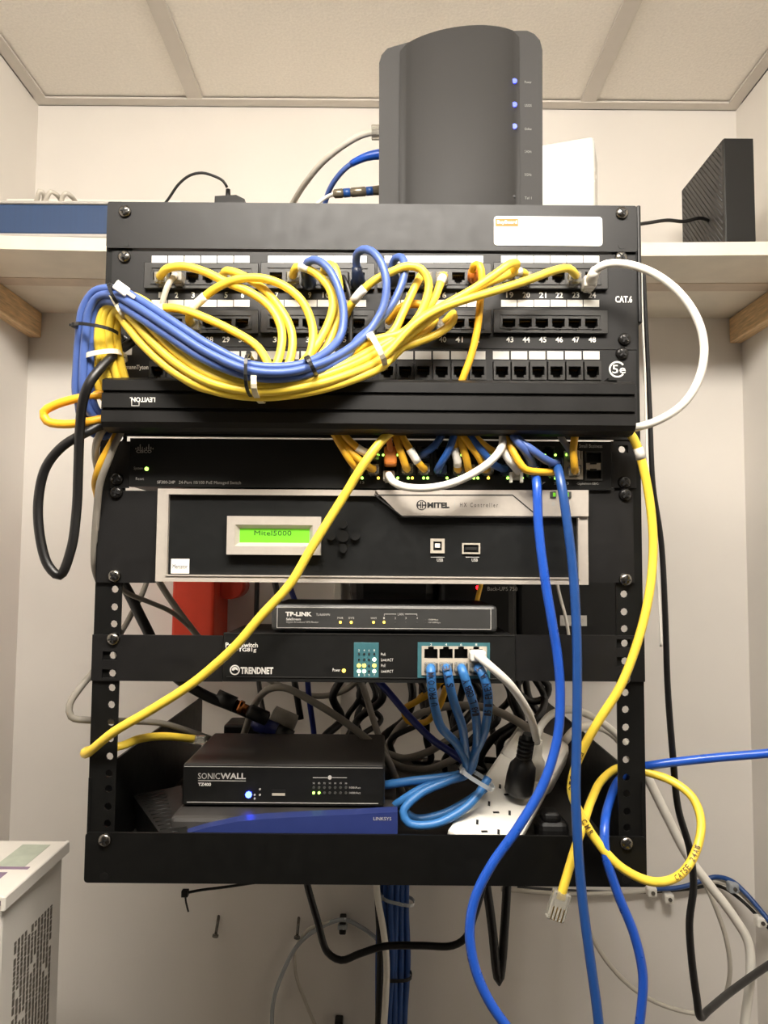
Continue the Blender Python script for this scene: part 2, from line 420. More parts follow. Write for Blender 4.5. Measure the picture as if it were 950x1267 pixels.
# screws: one mesh for bright, one for black ones
def screw_mesh(m):
    mb = MB(); R = 0.0058
    prof = [(R, 0.0), (R, -0.0012), (R*.86, -0.0027), (R*.55, -0.0036), (0.0008, -0.0039)]
    n = 14; vs = [(p*math.cos(2*math.pi*k/n), y, p*math.sin(2*math.pi*k/n)) for p, y in prof for k in range(n)]
    fs = [(i*n+k, i*n+(k+1) % n, (i+1)*n+(k+1) % n, (i+1)*n+k) for i in range(len(prof)-1) for k in range(n)]
    mb.add(vs, fs, 0, True)
    for a in (0.5, 0.5 + math.pi/2):
        T = Matrix.Rotation(a, 4, 'Y'); mb.box(-R*.62, R*.62, -0.00415, -0.0030, -0.0007, 0.0007, 1, T)
    return mb.mesh('screw', [m, 'jack_dark'], Vector((0, 0, 0)))
SCREW, SCREW_B = screw_mesh('screw_metal'), screw_mesh('screw_black')
def screw(px, py, Y, parent, black=False): return inst(SCREW_B if black else SCREW, 'screw', P(px, py, Y), parent, (0, random.random()*3, 0))
def led(px, py, Y, m, parent, d=3.5, name='indicator_light'):
    r = d*K(Y)/2; c = P(px, py, Y)
    return MB().cyl((c.x, c.y-0.0006, c.z), r, 0.0012, 'Y', 8).build(name, m, parent)

# ------------------------------------------------------------------ top panel with chassis
t = thing('rack_top_chassis', P(460, 311, 0.1), 'plain black one unit chassis with a white sticker, topmost in the rack', 'chassis')
a, b, c, d = rect(132, 252, 788, 309, -0.004)
mb = MB(); mb.prism(rrect(a, b, c, d, 0.002, 2), -0.004, 0.0); mb.build('front_panel', 'black_panel', t)
MB().box(a+0.016, b-0.016, 0.0, 0.24, c+0.002, d-0.0005).build('chassis_body', 'black_panel', t)
a2, b2, c2, d2 = rect(788.5, 254, 793.5, 400, -0.001)
MB().rbox(a2, b2, -0.002, 0.03, c2, d2, 0.0015).build('side_cheek', 'black_panel', rack)
mb = MB(); a, b, c, d = rect(611, 268, 745, 304, -0.0045); mb.prism(rrect(a, b, c, d, 0.003), -0.0047, -0.004); st = mb.build('sticker', 'paper_white', t)
mb = MB(); boxpx(mb, 613, 270.5, 641, 280, -0.0049, -0.0047); mb.build('orange_block', 'paper_orange', t)
lettering('BuyBoard', 615, 272.5, 639.5, 278, -0.0051, 'paper_white', t, bold=0.02)
screw(155, 262, -0.004, t); screw(769, 264, -0.004, t)
for px, py in ((155, 301), (769, 304)):
    c = P(px, py, -0.004); MB().cyl((c.x, c.y-0.0004, c.z), 0.0033, 0.001, 'Y', 10).build('screw_hole', 'jack_dark', t)

# ------------------------------------------------------------------ patch panel with 48 ports
def port_x(i):  # 0..23
    return 197 + 144.2*(i//6) + 20.4*(i % 6)
pp = thing('patch_bay', P(460, 430, 0.0), 'black 48 port patch panel with two numbered rows of sockets', 'patch panel')
PL = -0.003
a, b, c, d = rect(137, 313, 787, 430, PL)
ROWS = ((325, 357), (383, 412))
wins = []; blocks = []
for (y0, y1) in ROWS:
    for g in range(4):
        x0 = port_x(6*g) - 19; x1 = x0 + 141.5
        wins.append(rect(x0, y0, x1, y1, PL)); blocks.append((x0, y0, x1, y1, g))
mb = MB().perforated(a, b, c, d, wins, PL, 0.0); mb.build('faceplate', 'black_panel', pp)
# socket insides are shared
def jack_inside(w, h):
    mb = MB(); mb.box(-w/2, w/2, 0.0095, 0.0105, -h*.8, h*.6, 0)
    for k in range(8): x = -w*.36 + w*.72*k/7; mb.box(x-0.00022, x+0.00022, 0.003, 0.0095, h*.28, h*.36, 1)
    mb.box(-w/2, -w*.28, 0.0035, 0.0095, -h*.8, -h*.34, 0); mb.box(w*.28, w/2, 0.0035, 0.0095, -h*.8, -h*.34, 0)
    return mb.mesh('socket', ['jack_dark', 'gold'], Vector((0, 0, 0)))
kk = K(-0.006); JW, JH = 16*kk, 12*kk
JIN = jack_inside(JW, JH)
BY = -0.0075
n = 0
for (x0, y0, x1, y1, g) in blocks:
    rowi = 0 if y0 < 350 else 1
    a, b, c, d = rect(x0+.4, y0+.4, x1-.4, y1-.4, BY)
    holes = []; ctr = []
    for i in range(6):
        px = port_x(6*g+i); py = (342.5 if rowi == 0 else 400)
        q = P(px, py, BY)
        holes += [(q.x-JW/2, q.x+JW/2, q.z-JH*.36, q.z+JH*.5), (q.x-JW*.3, q.x+JW*.3, q.z-JH*.6, q.z-JH*.3), (q.x-JW*.18, q.x+JW*.18, q.z-JH*.78, q.z-JH*.55)]
        ctr.append(q)
    mb = MB().perforated(a, b, c, d, holes, BY, 0.006)
    # raised rim around the row of sockets
    mb.box(a+0.006, b-0.006, BY-0.0008, BY, d-0.0050, d-0.0040); mb.box(a+0.006, b-0.006, BY-0.0008, BY, c+0.0032, c+0.0040)
    mb.box(a+0.0055, a+0.0065, BY-0.0008, BY, c+0.0032, d-0.004); mb.box(b-0.0065, b-0.0055, BY-0.0008, BY, c+0.0032, d-0.004)
    mb.build('port_block', 'jack_grey', pp)
    for q in ctr: inst(JIN, 'socket', (q.x, BY, q.z), pp)
    for i in range(6):
        num = 24*rowi + 6*g + i + 1; px = port_x(6*g+i); py = 365 if rowi == 0 else 420
        w = 4 if num < 10 else 9
        lettering(str(num), px-w/2+1, py-3.6, px+w/2+1, py+3.6, PL-0.0004, 'print_white', pp, bold=0.02)
        # paper label window above each socket
        ly0, ly1 = (316.5, 325) if rowi == 0 else (371, 379.5)
        mb = MB(); boxpx(mb, px-9.6 if g or rowi else px-9.2, ly0, px+9.6 if not (rowi == 0 and 1 <= g <= 2) else px+10.2, ly1, PL-0.0006, PL)
        mb.build('port_label', 'paper_white', pp)
lettering('CAT.6', 761, 366, 782, 374.5, PL-0.0004, 'print_white', pp, bold=0.03)
lettering('BELLNET', 148, 364, 174, 370, PL-0.0004, 'print_white', pp, bold=0.03)
screw(154.5, 318, PL, pp); screw(768, 319, PL, pp); screw(772, 420, PL, pp, True); screw(153, 421, PL, pp, True)

# ------------------------------------------------------------------ second patch panel, 24 ports
p2 = thing('patch_bay', P(460, 474, 0.0), 'black 24 port patch panel with one row of sockets below the numbered one', 'patch panel')
def port2_x(i): return 196.5 + 141.1*(i//6) + 22.35*(i % 6)
a, b, c, d = rect(136, 431, 787, 474, PL)
wins = [rect(port2_x(i)-10.6, 448, port2_x(i)+10.6, 472, PL) for i in range(24)]
MB().perforated(a, b, c, d, wins, PL, 0.0).build('faceplate', 'black_panel', p2)
W2, H2 = 15.5*kk, 11*kk
j2 = MB(); w = 10.3*kk; z0, z1 = -12*kk, 12*kk
j2.perforated(-w, w, z0, z1, [(-W2/2, W2/2, -H2*.55, H2*.45), (-W2*.3, W2*.3, -H2*.85, -H2*.5)], -0.0055, 0.006)
j2.box(-w, w, 0.006, 0.007, z0, z1, 1)
for k in range(8): x = -W2*.36 + W2*.72*k/7; j2.box(x-0.00022, x+0.00022, 0.0, 0.006, H2*.2, H2*.28, 2)
J2 = j2.mesh('socket', ['jack_grey', 'jack_dark', 'gold'], Vector((0, 0, 0)))
for i in range(24):
    q = P(port2_x(i), 460, 0); inst(J2, 'socket', (q.x, 0, q.z), p2)
    mb = MB(); boxpx(mb, port2_x(i)-10, 434.5, port2_x(i)+10, 444.5, PL-0.0006, PL); mb.build('port_label', 'paper_grey', p2)
lettering('HellermannTyton', 140, 451.5, 183.5, 458.5, PL-0.0004, 'print_white', p2, bold=0.02)
# the ring mark with 5e
q = P(763.5, 457, PL-0.0004); R = 10.5*K(PL)
vs = []; fs = []; n = 22
for k in range(n+1):
    a = math.radians(38 + (322-38)*k/n)
    for rr in (R, R*.80): vs.append((q.x + math.cos(a)*rr, q.y, q.z + math.sin(a)*rr))
fs = [(2*k, 2*k+2, 2*k+3, 2*k+1) for k in range(n)]
MB().add(vs, fs).build('ring_mark', 'print_white', p2)
lettering('5e', 757.5, 451.5, 774, 462, PL-0.0006, 'print_white', p2, bold=0.01)
screw(769, 437.5, PL, p2, True)
mb = MB(); boxpx(mb, 151, 430, 163, 439, PL-0.0008, PL, r=0.0004); mb.build('corner_label', 'paper_grey', p2)

# ------------------------------------------------------------------ cable manager
CF = -0.050
cm = thing('cable_manager', P(460, 540, 0), 'long ribbed black cable duct cover across the rack under the patch panels', 'cable manager')
def zz(y, Y): return P(460, y, Y).z
prof = [(-0.036, zz(469.5, -0.036)), (-0.046, zz(469.5, CF)), (CF, zz(472.5, CF)), (CF, zz(485, CF)), (CF+0.003, zz(485.6, CF)), (CF+0.003, zz(486.6, CF)), (CF, zz(489.4, CF)),
        (CF, zz(506.5, CF)), (CF+0.003, zz(507.1, CF)), (CF+0.003, zz(508.2, CF)), (CF, zz(511, CF)), (CF, zz(524, CF)), (CF+0.0035, zz(530, CF)), (CF+0.010, zz(533, CF)), (-0.030, zz(533.5, CF)),
        (-0.030, zz(533.5, CF)+0.002), (CF+0.010, zz(531, CF)), (CF+0.0065, zz(528, CF)), (CF+0.0065, zz(475, CF)), (-0.036, zz(473, CF))]
xa, xb = P(125.5, 500, CF).x, P(786.5, 500, CF).x
MB().prism(prof, xa, xb, axis='X').build('cover', 'duct_plastic', cm)
a, b, c, d = rect(137, 476, 787, 542.4, 0.0)
MB().box(a, b, -0.003, 0.0, c, d).build('back_plate', 'black_panel', cm)
for px in (205, 262, 330, 385, 742):
    for py, s in ((482, 1), (529, -1)):
        q = P(px, py, 0); MB().box(q.x-0.004, q.x+0.004, -0.040, -0.003, q.z-0.0012, q.z+0.0012).build('duct_finger', 'duct_plastic', cm)
lettering('LEVITON.', 160.5, 491.5, 192, 497.5, CF-0.0003, 'print_white', cm, flip=True, bold=0.03)
mb = MB(); x0, x1, z0, z1 = rect(162.5, 493, 172.5, 502.5, CF-0.0003); w = 0.0006
for bx in ((x0, x1, z0, z0+w), (x0, x0+w, z0, z1-0.002), (x1-w, x1, z0, z1-0.002)): mb.box(bx[0], bx[1], CF-0.0004, CF-0.0001, bx[2], bx[3])
mb.build('square_mark', 'print_grey', cm)

# ------------------------------------------------------------------ 24 port switch
SWF = -0.006
sw = thing('network_switch', P(460, 604, 0.1), 'black rack switch with green port lights and a crowd of cables under the duct', 'network switch')
a, b, c, d = rect(160, 544.4, 756, 604.2, SWF)
def sp_x(i): return 441 + 21.2*i + (3 if i >= 6 else 0)
SWW, SWH = 15*K(SWF), 11*K(SWF)
holes = []; cen = []
for r_, py in ((0, 561), (1, 579)):
    for i in range(12):
        q = P(sp_x(i), py, SWF); s = 1 if r_ else -1
        holes += [(q.x-SWW/2, q.x+SWW/2, q.z-SWH/2, q.z+SWH/2), (q.x-SWW*.25, q.x+SWW*.25, min(q.z, q.z-s*SWH*.75), max(q.z, q.z-s*SWH*.75))]; cen.append(q)
g_x = 711
for py in (563, 581):
    q = P(g_x, py, SWF); holes.append((q.x-SWW/2, q.x+SWW/2, q.z-SWH/2, q.z+SWH/2)); cen.append(q)
sfp = [rect(725.5, 560.5, 743, 572, SWF), rect(725.5, 582, 743, 592.5, SWF)]
holes2 = holes + sfp
MB().perforated(a, b, c, d, holes2, SWF, 0.0).build('faceplate', 'black_plastic', sw)
mb = MB(); mb.box(a+0.003, b-0.003, 0.0, 0.26, c, d-0.0003)
mb.build('chassis_body', 'black_panel', sw)
for (x0, x1) in ((137, 159.5), (756.5, 787)):
    a1, b1, c1, d1 = rect(x0, 546, x1, 603.5, -0.003); wn = []
    if x0 > 400: wn = [(RH-0.0042, RH+0.0042, P(772, 556, 0).z-0.0035, P(772, 556, 0).z+0.0035)]
    MB().perforated(a1, b1, c1, d1, wn, -0.003, 0.0).build('rack_ear', 'black_panel', sw)
si = MB(); si.box(-SWW/2-0.001, SWW/2+0.001, 0.0, 0.0012, -SWH, SWH); SI = si.mesh('socket', ['jack_dark'], Vector((0, 0, 0)))
sr = MB(); sr.perforated(-SWW*.62, SWW*.62, -SWH*.8, SWH*.8, [(-SWW*.5, SWW*.5, -SWH*.52, SWH*.52), (-SWW*.25, SWW*.25, -SWH*.8, SWH*.8)], -0.0006, 0.0)
SRIM = sr.mesh('socket_rim', ['jack_grey'], Vector((0, 0, 0)))
for q in cen:
    inst(SI, 'socket', (q.x, 0.0, q.z), sw)
for q in cen[:24]: inst(SRIM, 'socket_rim', (q.x, SWF, q.z), sw)
mb = MB(); boxpx(mb, 699, 559, 719, 592, SWF-0.001, SWF); mb2 = MB(); a1, b1, c1, d1 = rect(698, 558, 721, 593, SWF-0.0012)
mb2.perforated(a1, b1, c1, d1, [(h[0], h[1], h[2], h[3]) for h in holes[-2:]], SWF-0.0012, SWF); mb2.build('combo_port_frame', 'socket_silver', sw)
a1, b1, c1, d1 = rect(723.5, 558.5, 745, 594.5, SWF-0.0015)
MB().perforated(a1, b1, c1, d1, sfp, SWF-0.0015, SWF).build('sfp_cage', 'jack_grey', sw)
mb = MB(); boxpx(mb, 725.5, 573, 743, 581, SWF-0.003, SWF-0.0015); mb.build('sfp_cage_bar', 'socket_silver', sw)
for y in (572.5, 580): mb = MB(); boxpx(mb, 730, y, 738, y+2, SWF-0.0035, SWF-0.003); mb.build('sfp_latch', 'jack_dark', sw)
for s in sfp: MB().box(s[0], s[1], -0.001, 0.0, s[2], s[3]).build('sfp_slot', 'jack_dark', sw)
# brand mark bars and lettering
for k, h in enumerate((1.5, 2.5, 5, 2.5, 1.5, 2.5, 5, 2.5, 1.5)):
    mb = MB(); x = 167.5 + k*2.65; boxpx(mb, x, 556-h*1.25, x+1.0, 556, SWF-0.0005, SWF); mb.build('logo_bar', 'print_grey', sw)
lettering('CISCO', 168.5, 556.5, 187.5, 560.5, SWF-0.0004, 'print_grey', sw, bold=0.03)
lettering('System', 165.5, 577.5, 177, 582, SWF-0.0004, 'print_grey', sw); lettering('Reset', 168, 590.5, 178, 594, SWF-0.0004, 'print_grey', sw)
led(181.5, 580.2, SWF, 'led_green', sw, 5)
lettering('SF300-24P   24-Port 10/100 PoE Managed Switch', 194.5, 595, 298, 600, SWF-0.0004, 'print_grey', sw)
lettering('Small Business', 716.5, 549.5, 745, 554, SWF-0.0004, 'print_grey', sw)
for px in (448, 468, 492, 505, 510, 524, 529, 553, 567, 586, 591, 604, 628, 646): led(px, 591.5, SWF, 'led_yellow' if px in (468, 510, 604) else 'led_green', sw, 3.4)
for px in (468, 474, 491, 571, 604, 674, 687): led(px, 563, SWF-0.0008, 'led_green', sw, 3.0)
led(701.5, 562.5, SWF-0.0015, 'led_green', sw, 3.4); led(687, 587, SWF-0.0008, 'led_green', sw, 3); led(687, 591.5, SWF-0.0008, 'led_green', sw, 3.4)
screw(145, 593, -0.003, sw, True); screw(772, 597, -0.003, sw, True)
for (px, py, w) in ((448, 597, 5), (672, 598, 6), (688, 598, 6), (701, 598, 5)): lettering('%d' % (px % 23 + 2), px-w/2, py-1.5, px+w/2, py+1.5, SWF-0.0004, 'print_grey', sw)
lettering('-Gigabit/mini-GBIC-', 713, 597, 741, 600.5, SWF-0.0004, 'print_grey', sw)

# ------------------------------------------------------------------ phone system controller
MF = -0.012
ct = thing('phone_controller', P(460, 722, 0.1), 'phone system controller with silver bezel and small green display', 'controller')
a, b, c, d = rect(193.5, 606.5, 727.5, 721.5, MF)
wx0, wx1, wz0, wz1 = rect(206, 612, 716.5, 714.5, MF)
# silver frame: outer rounded plate with the dark window cut out
mb = MB().perforated(a, b, c, d, [(wx0, wx1, wz0, wz1)], MF, -0.002)
mb.build('bezel', 'bezel_silver', ct)
MB().perforated(wx0, wx1, wz0, wz1, [(wx0+0.0012, wx1-0.0012, wz0+0.0012, wz1-0.0012)], MF-0.0012, MF+0.004).build('bezel_rim', 'bezel_silver', ct)
MB().box(wx0, wx1, MF+0.0035, -0.001, wz0, wz1).build('dark_panel', 'bezel_dark', ct)
# raised silver band with slanted ends along the top edge
def zx(px, py, Y=MF): q = P(px, py, Y); return (q.x, q.z)
band = [zx(464, 606.8), zx(727, 606.8), zx(727, 639), zx(663.5, 638.8), zx(496, 638.2)]
MB().prism(band[::-1], MF-0.0028, MF+0.003).build('title_band', 'bezel_silver', ct)
for pp_, qq in (((463, 612), (498, 639.5)), ((498, 639.5), (716, 640)), ((634, 612.5), (664, 637.5)), ((464, 612.6), (634, 612.6))):
    p0, p1 = Vector(P(*pp_, MF-0.003)), Vector(P(*qq, MF-0.003)); dr = (p1-p0).normalized(); nn = Vector((-dr.z, 0, dr.x))*0.0005
    MB().add([p0-nn, p1-nn, p1+nn, p0+nn], [(0, 1, 2, 3)]).build('groove', 'print_dark', ct)
BT = MF-0.0031
q = P(521.3, 625, BT); R = 6.3*K(BT)
vs = []; n = 20
for k in range(n):
    for rr in (R, R*.82): vs.append((q.x+math.cos(2*math.pi*k/n)*rr, q.y, q.z+math.sin(2*math.pi*k/n)*rr))
mb = MB().add(vs, [(2*k, (2*k+2) % (2*n), (2*k+3) % (2*n), 2*k+1) for k in range(n)])
mb.build('logo_ring', 'print_dark', ct)
lettering('HH', 516, 621, 527, 629, BT-0.0001, 'print_dark', ct, bold=0.03)
lettering('MITEL', 528.5, 621.5, 556, 628.5, BT, 'print_dark', ct, bold=0.05)
mb = MB(); boxpx(mb, 562.3, 619, 563, 631, BT, BT+0.0003); mb.build('divider_line', 'print_grey', ct)
lettering('H X   C o n t r o l l e r', 569, 622, 616, 627.5, BT, 'print_dark', ct)
for px in (684.5, 703.5):
    mb = MB(); boxpx(mb, px-4, 608, px+3.5, 616, BT-0.001, BT+0.001, r=0.0005); mb.build('status_window', 'led_off', ct)
    mb = MB(); boxpx(mb, px-0.5 if px < 690 else px-3.5, 609.5, px+3 if px < 690 else px, 614.5, BT-0.0014, BT-0.001, r=0.0002); mb.build('indicator_light', 'lcd_green', ct)
    mb = MB(); boxpx(mb, px-2, 621, px+2, 626, BT, BT+0.0002); mb.build('status_symbol', 'print_grey', ct)
# display
mb = MB(); x0, x1, z0, z1 = rect(281, 639, 397, 686.5, MF-0.003); lx0, lx1, lz0, lz1 = rect(296, 654, 382.5, 671.5, MF-0.003)
# frame made of four sloped sides round the screen
def frustum(mb, o, i, yo, yi, y_b):
    O = [(o[0], yo, o[2]), (o[1], yo, o[2]), (o[1], yo, o[3]), (o[0], yo, o[3])]; I = [(i[0], yi, i[2]), (i[1], yi, i[2]), (i[1], yi, i[3]), (i[0], yi, i[3])]
    B = [(o[0], y_b, o[2]), (o[1], y_b, o[2]), (o[1], y_b, o[3]), (o[0], y_b, o[3])]
    mb.add(O+I, [(k, (k+1) % 4, (k+1) % 4+4, k+4) for k in range(4)]); mb.add(B+O, [(k, (k+1) % 4, (k+1) % 4+4, k+4) for k in range(4)])
inn = rect(291, 649.5, 387, 676, MF-0.003)
MB().perforated(x0, x1, z0, z1, [inn], MF-0.005, MF+0.003).build('display_frame', 'bezel_silver', ct)
mb = MB(); frustum(mb, inn, (lx0, lx1, lz0, lz1), MF-0.0049, MF-0.001, MF+0.003); mb.build('display_recess', 'bezel_silver', ct)
MB().box(lx0-0.001, lx1+0.001, MF-0.0009, MF+0.003, lz0-0.001, lz1+0.001).build('display_screen', 'lcd_green', ct)
lettering('Mitel5000', 314.5, 656.5, 360.5, 662.5, MF-0.0012, 'lcd_ink', ct)
# key cross
cx, cy = 424.5, 663.5
def key(px, py, kind):
    q = P(px, py, MF); k = K(MF)
    if kind == 'round': MB().cyl((q.x, MF-0.0015, q.z), 7.2*k, 0.006, 'Y', 18).build('round_key', 'black_plastic', ct); return
    w = 5.2*k; dx, dz = kind
    tri = []
    for i in range(12):
        a = 2*math.pi*i/12; rr = w*(1.0 + 0.28*max(0, math.cos(a)))
        u, v_ = math.cos(a)*rr, math.sin(a)*w*.95
        tri.append((q.x + u*dx - v_*dz, q.z + u*dz + v_*dx))
    MB().prism(tri[::-1], MF-0.001, MF+0.004).build('arrow_key', 'black_plastic', ct)
key(cx, cy, 'round'); key(cx, cy-14.5, (0, 1)); key(cx, cy+14.5, (0, -1)); key(cx-14.5, cy, (-1, 0)); key(cx+14.5, cy, (1, 0))
# usb sockets
uy = MF+0.0034
a1, b1, c1, d1 = rect(532.5, 666.5, 550, 684.5, uy-0.001); i1 = rect(536, 670, 546.5, 681, uy-0.001)
MB().perforated(a1, b1, c1, d1, [i1], uy-0.0015, uy).build('usb_socket_b', 'socket_silver', ct)
mb = MB(); boxpx(mb, 538, 672.5, 544.5, 678, uy-0.0013, uy, r=0.0005); mb.build('usb_tongue', 'white_plastic', ct)
a1, b1, c1, d1 = rect(571.5, 672, 594, 685.5, uy-0.001); i1 = rect(573.5, 674, 592, 683.5, uy-0.001)
MB().perforated(a1, b1, c1, d1, [i1], uy-0.0015, uy).build('usb_socket_a', 'socket_silver', ct)
mb = MB(); boxpx(mb, 576, 677, 589.5, 680.5, uy-0.0013, uy); mb.build('usb_tongue', 'jack_grey', ct)
for px in (544, 587): 
    lettering('USB', px-3.5, 691, px+4, 695, uy-0.0003, 'print_grey', ct, bold=0.02)
    mb = MB(); boxpx(mb, px-11, 689, px+6, 689.8, uy-0.0003, uy); mb.build('print_line', 'print_grey', ct)
mb = MB(); boxpx(mb, 211.5, 691.5, 234, 709.5, uy-0.0006, uy); mb.build('name_sticker', 'paper_white', ct)
lettering('Mercator', 213.5, 698, 232, 703.5, uy-0.0009, 'print_dark', ct)
for x0, x1 in ((121, 193), (728, 784)):
    a1, b1, c1, d1 = rect(x0, 607, x1, 721, -0.003)
    MB().box(max(a1, RXL), min(b1, RXR), -0.003, 0.0, c1, d1).build('rack_ear', 'black_panel', ct)
MB().box(a+0.012, b-0.012, 0.0, 0.24, c+0.003, d-0.002).build('chassis_body', 'black_panel', ct)
screw(144.5, 609.5, -0.003, ct, True); screw(773, 612, -0.003, ct, True); screw(142, 712.5, -0.003, ct); screw(773.5, 717, -0.003, ct)

# ------------------------------------------------------------------ small vpn router on top of the small switch
TF = -0.004
tp = thing('vpn_router', P(476, 783, 0.05), 'flat grey desktop router with a white outline on its face, lying on the small switch', 'router')
a, b, c, d = rect(335.5, 748.5, 615, 781, TF)
zt = P(460, 783.4, -0.003).z
MB().rbox(a, b, TF, 0.095, zt + 0.0015, d, 0.003).build('case', 'grey_plastic', tp)
mb = MB(); mb.box(a+0.012, a+0.03, 0.0, 0.09, zt, zt+0.002); mb.box(b-0.03, b-0.012, 0.0, 0.09, zt, zt+0.002); mb.build('feet', 'jack_dark', tp)
x0, x1, z0, z1 = rect(342.5, 752, 607.5, 778, TF-0.0002); w = 0.0005
mb = MB(); mb.perforated(x0, x1, z0, z1, [(x0+w, x1-w, z0+w, z1-w)], TF-0.0005, TF); mb.build('outline', 'print_grey', tp)
mb = MB(); boxpx(mb, 343.5, 753, 606.5, 777, TF-0.0003, TF); mb.build('face_inlay', 'grey_plastic', tp)
TL = TF-0.0005
lettering('TP-LINK', 353, 757, 386, 762.5, TL, 'print_white', tp, bold=0.05); lettering('TL-R600VPN', 391, 759, 408, 762, TL, 'print_grey', tp)
lettering('SafeStream', 354, 764.5, 372, 767.5, TL, 'print_white', tp, bold=0.02); lettering('Gigabit Broadband VPN Router', 354, 768.5, 394, 771.5, TL, 'print_grey', tp)
for px, s in ((421, 'PWR'), (434.5, 'SYS'), (462, 'WAN'), (475, '1'), (489, '2'), (502, '3'), (516, '4')):
    w = 3.5 if len(s) > 1 else 0.9
    lettering(s, px-w, 763.5, px+w, 766, TL, 'print_grey', tp); led(px, 770, TL, 'led_yellow' if px < 480 else 'led_off', tp, 3.2 if px < 480 else 1.6)
mb = MB()
for r_ in ((475, 759.5, 490, 760.2), (501, 759.5, 516, 760.2), (475, 759.5, 475.6, 762), (515.4, 759.5, 516, 762)): boxpx(mb, *r_, TL-0.0001, TL)
mb.build('bracket_line', 'print_grey', tp)
lettering('LAN', 492, 758.5, 499, 761.5, TL, 'print_grey', tp)
for py, s in ((767, '1000Mbps'), (770.5, '10/100Mbps')): lettering(s, 530, py-1.2, 530+len(s)*1.5, py+1.2, TL, 'print_grey', tp); led(526.5, py, TL, 'led_off', tp, 1.4)

# ------------------------------------------------------------------ eight port switch with ears
EF = -0.008
tn = thing('small_switch', P(460, 844, 0.05), 'black eight port switch with teal panels and wide rack ears', 'network switch')
a, b, c, d = rect(276, 784.5, 637.5, 844.5, EF)
x0p, y0p = 528, 801
tk = K(EF); TW, TH = 16.2*tk, 11.5*tk
th = []; tcn = []
for r_, py in ((0, 808.5), (1, 826)):
    for i in range(4):
        q = P(533 + 18.6*i, py, EF); s = 1 if r_ == 0 else -1
        th += [(q.x-TW/2, q.x+TW/2, q.z-TH/2, q.z+TH/2), (q.x-TW*.22, q.x+TW*.22, min(q.z, q.z+s*TH*.75), max(q.z, q.z+s*TH*.75))]; tcn.append((q, r_, i))
MB().perforated(a, b, c, d, th, EF, 0.0).build('faceplate', 'black_plastic', tn)
MB().box(a+0.0015, b-0.0015, 0.0, 0.10, c+0.001, d-0.0005).build('case', 'black_panel', tn)
mb = MB(); boxpx(mb, 280, 838.3, 634, 839.3, EF-0.0008, EF); boxpx(mb, 276.5, 784.6, 637, 785.6, EF-0.0006, EF); mb.build('edge_line', 'jack_grey', tn)
for x0, x1 in ((151, 275.5), (638, 790)):
    a1, b1, c1, d1 = rect(x0, 786, x1, 843, -0.003)
    if x0 < 300: a1 = RXL
    else: b1 = RXR
    hx = LH if x0 < 300 else RH
    wn = [(hx-0.008, hx+0.0045, P(142 if x0 < 300 else 772, y, 0).z-0.0038, P(142 if x0 < 300 else 772, y, 0).z+0.0038) for y in ((811, 833) if x0 < 300 else (796, 818))]
    MB().perforated(a1, b1, c1, d1, wn, -0.003, 0.0).build('rack_ear', 'black_panel', tn)
screw(140.5, 790.5, -0.003, tn); screw(772, 839, -0.003, tn)
a1, b1, c1, d1 = rect(516.5, 795, 606, 840, EF-0.0006)
ph = rect(521.5, 799.5, 602, 835.5, EF-0.0006)
MB().perforated(a1, b1, c1, d1, [ph], EF-0.0008, EF).build('teal_panel', 'teal_label', tn)
MB().perforated(ph[0], ph[1], ph[2], ph[3], th, EF-0.0018, EF).build('socket_block', 'socket_silver', tn)
ti = MB(); ti.box(-TW/2-.0005, TW/2+.0005, 0.0, 0.0012, -TH, TH); TI = ti.mesh('socket', ['jack_dark'], Vector((0, 0, 0)))
for q, r_, i in tcn: inst(TI, 'socket', (q.x, -0.0013, q.z), tn)
for i in range(4):
    lettering(str(2*i+2), 532+18.6*i, 796, 534.5+18.6*i, 799, EF-0.001, 'print_white', tn)
mb = MB(); boxpx(mb, 437.5, 795, 468.5, 838.5, EF-0.0008, EF, r=0.0003); mb.build('teal_panel', 'teal_label', tn)
TL = EF-0.0009
for r_, py in enumerate((809, 816, 823.5, 830.5)):
    for i, px in enumerate((444, 450.5, 456.5, 463)):
        on = (r_ == 1 and i == 3) or (r_ in (2, 3) and i != 2)
        led(px, py, TL, ('led_yellow' if r_ == 2 else 'led_white') if on else 'print_dark', tn, 4.8 if on else 2.6)
for i, px in enumerate((444, 450.5, 456.5, 463)):
    lettering(str(2*i+2), px-.9, 803.5, px+.9, 806, TL, 'print_white', tn); lettering(str(2*i+1), px-.9, 834, px+.9, 836.5, TL, 'print_white', tn)
for py, s in ((809.5, 'PoE'), (816.5, 'Link/ACT'), (823.5, 'PoE'), (830.5, 'Link/ACT')): lettering(s, 471.5, py-1.7, 471.5+(5.5 if s == 'PoE' else 15), py+1.7, EF-0.0003, 'print_white', tn)
lettering('Power', 411.5, 827, 421, 831, EF-0.0003, 'print_white', tn); led(425.3, 829.8, EF-0.0004, 'led_yellow', tn, 4.6)
lettering('PoE+ Switch', 279, 795, 319, 801, EF-0.0003, 'print_white', tn, bold=0.02); lettering('TPE-TG81g', 279, 801.5, 317, 807.5, EF-0.0003, 'print_white', tn, bold=0.02)
lettering('TRENDNET', 297.5, 825.5, 338, 834, EF-0.0003, 'print_white', tn, bold=0.04)
q = P(290.5, 829, EF-0.0004); R = 6.2*tk; vs = []; n = 20
for k in range(n):
    for rr in (R, R*.76): vs.append((q.x+math.cos(2*math.pi*k/n)*rr, q.y, q.z+math.sin(2*math.pi*k/n)*rr))
mb = MB().add(vs, [(2*k, (2*k+2) % (2*n), (2*k+3) % (2*n), 2*k+1) for k in range(n)])
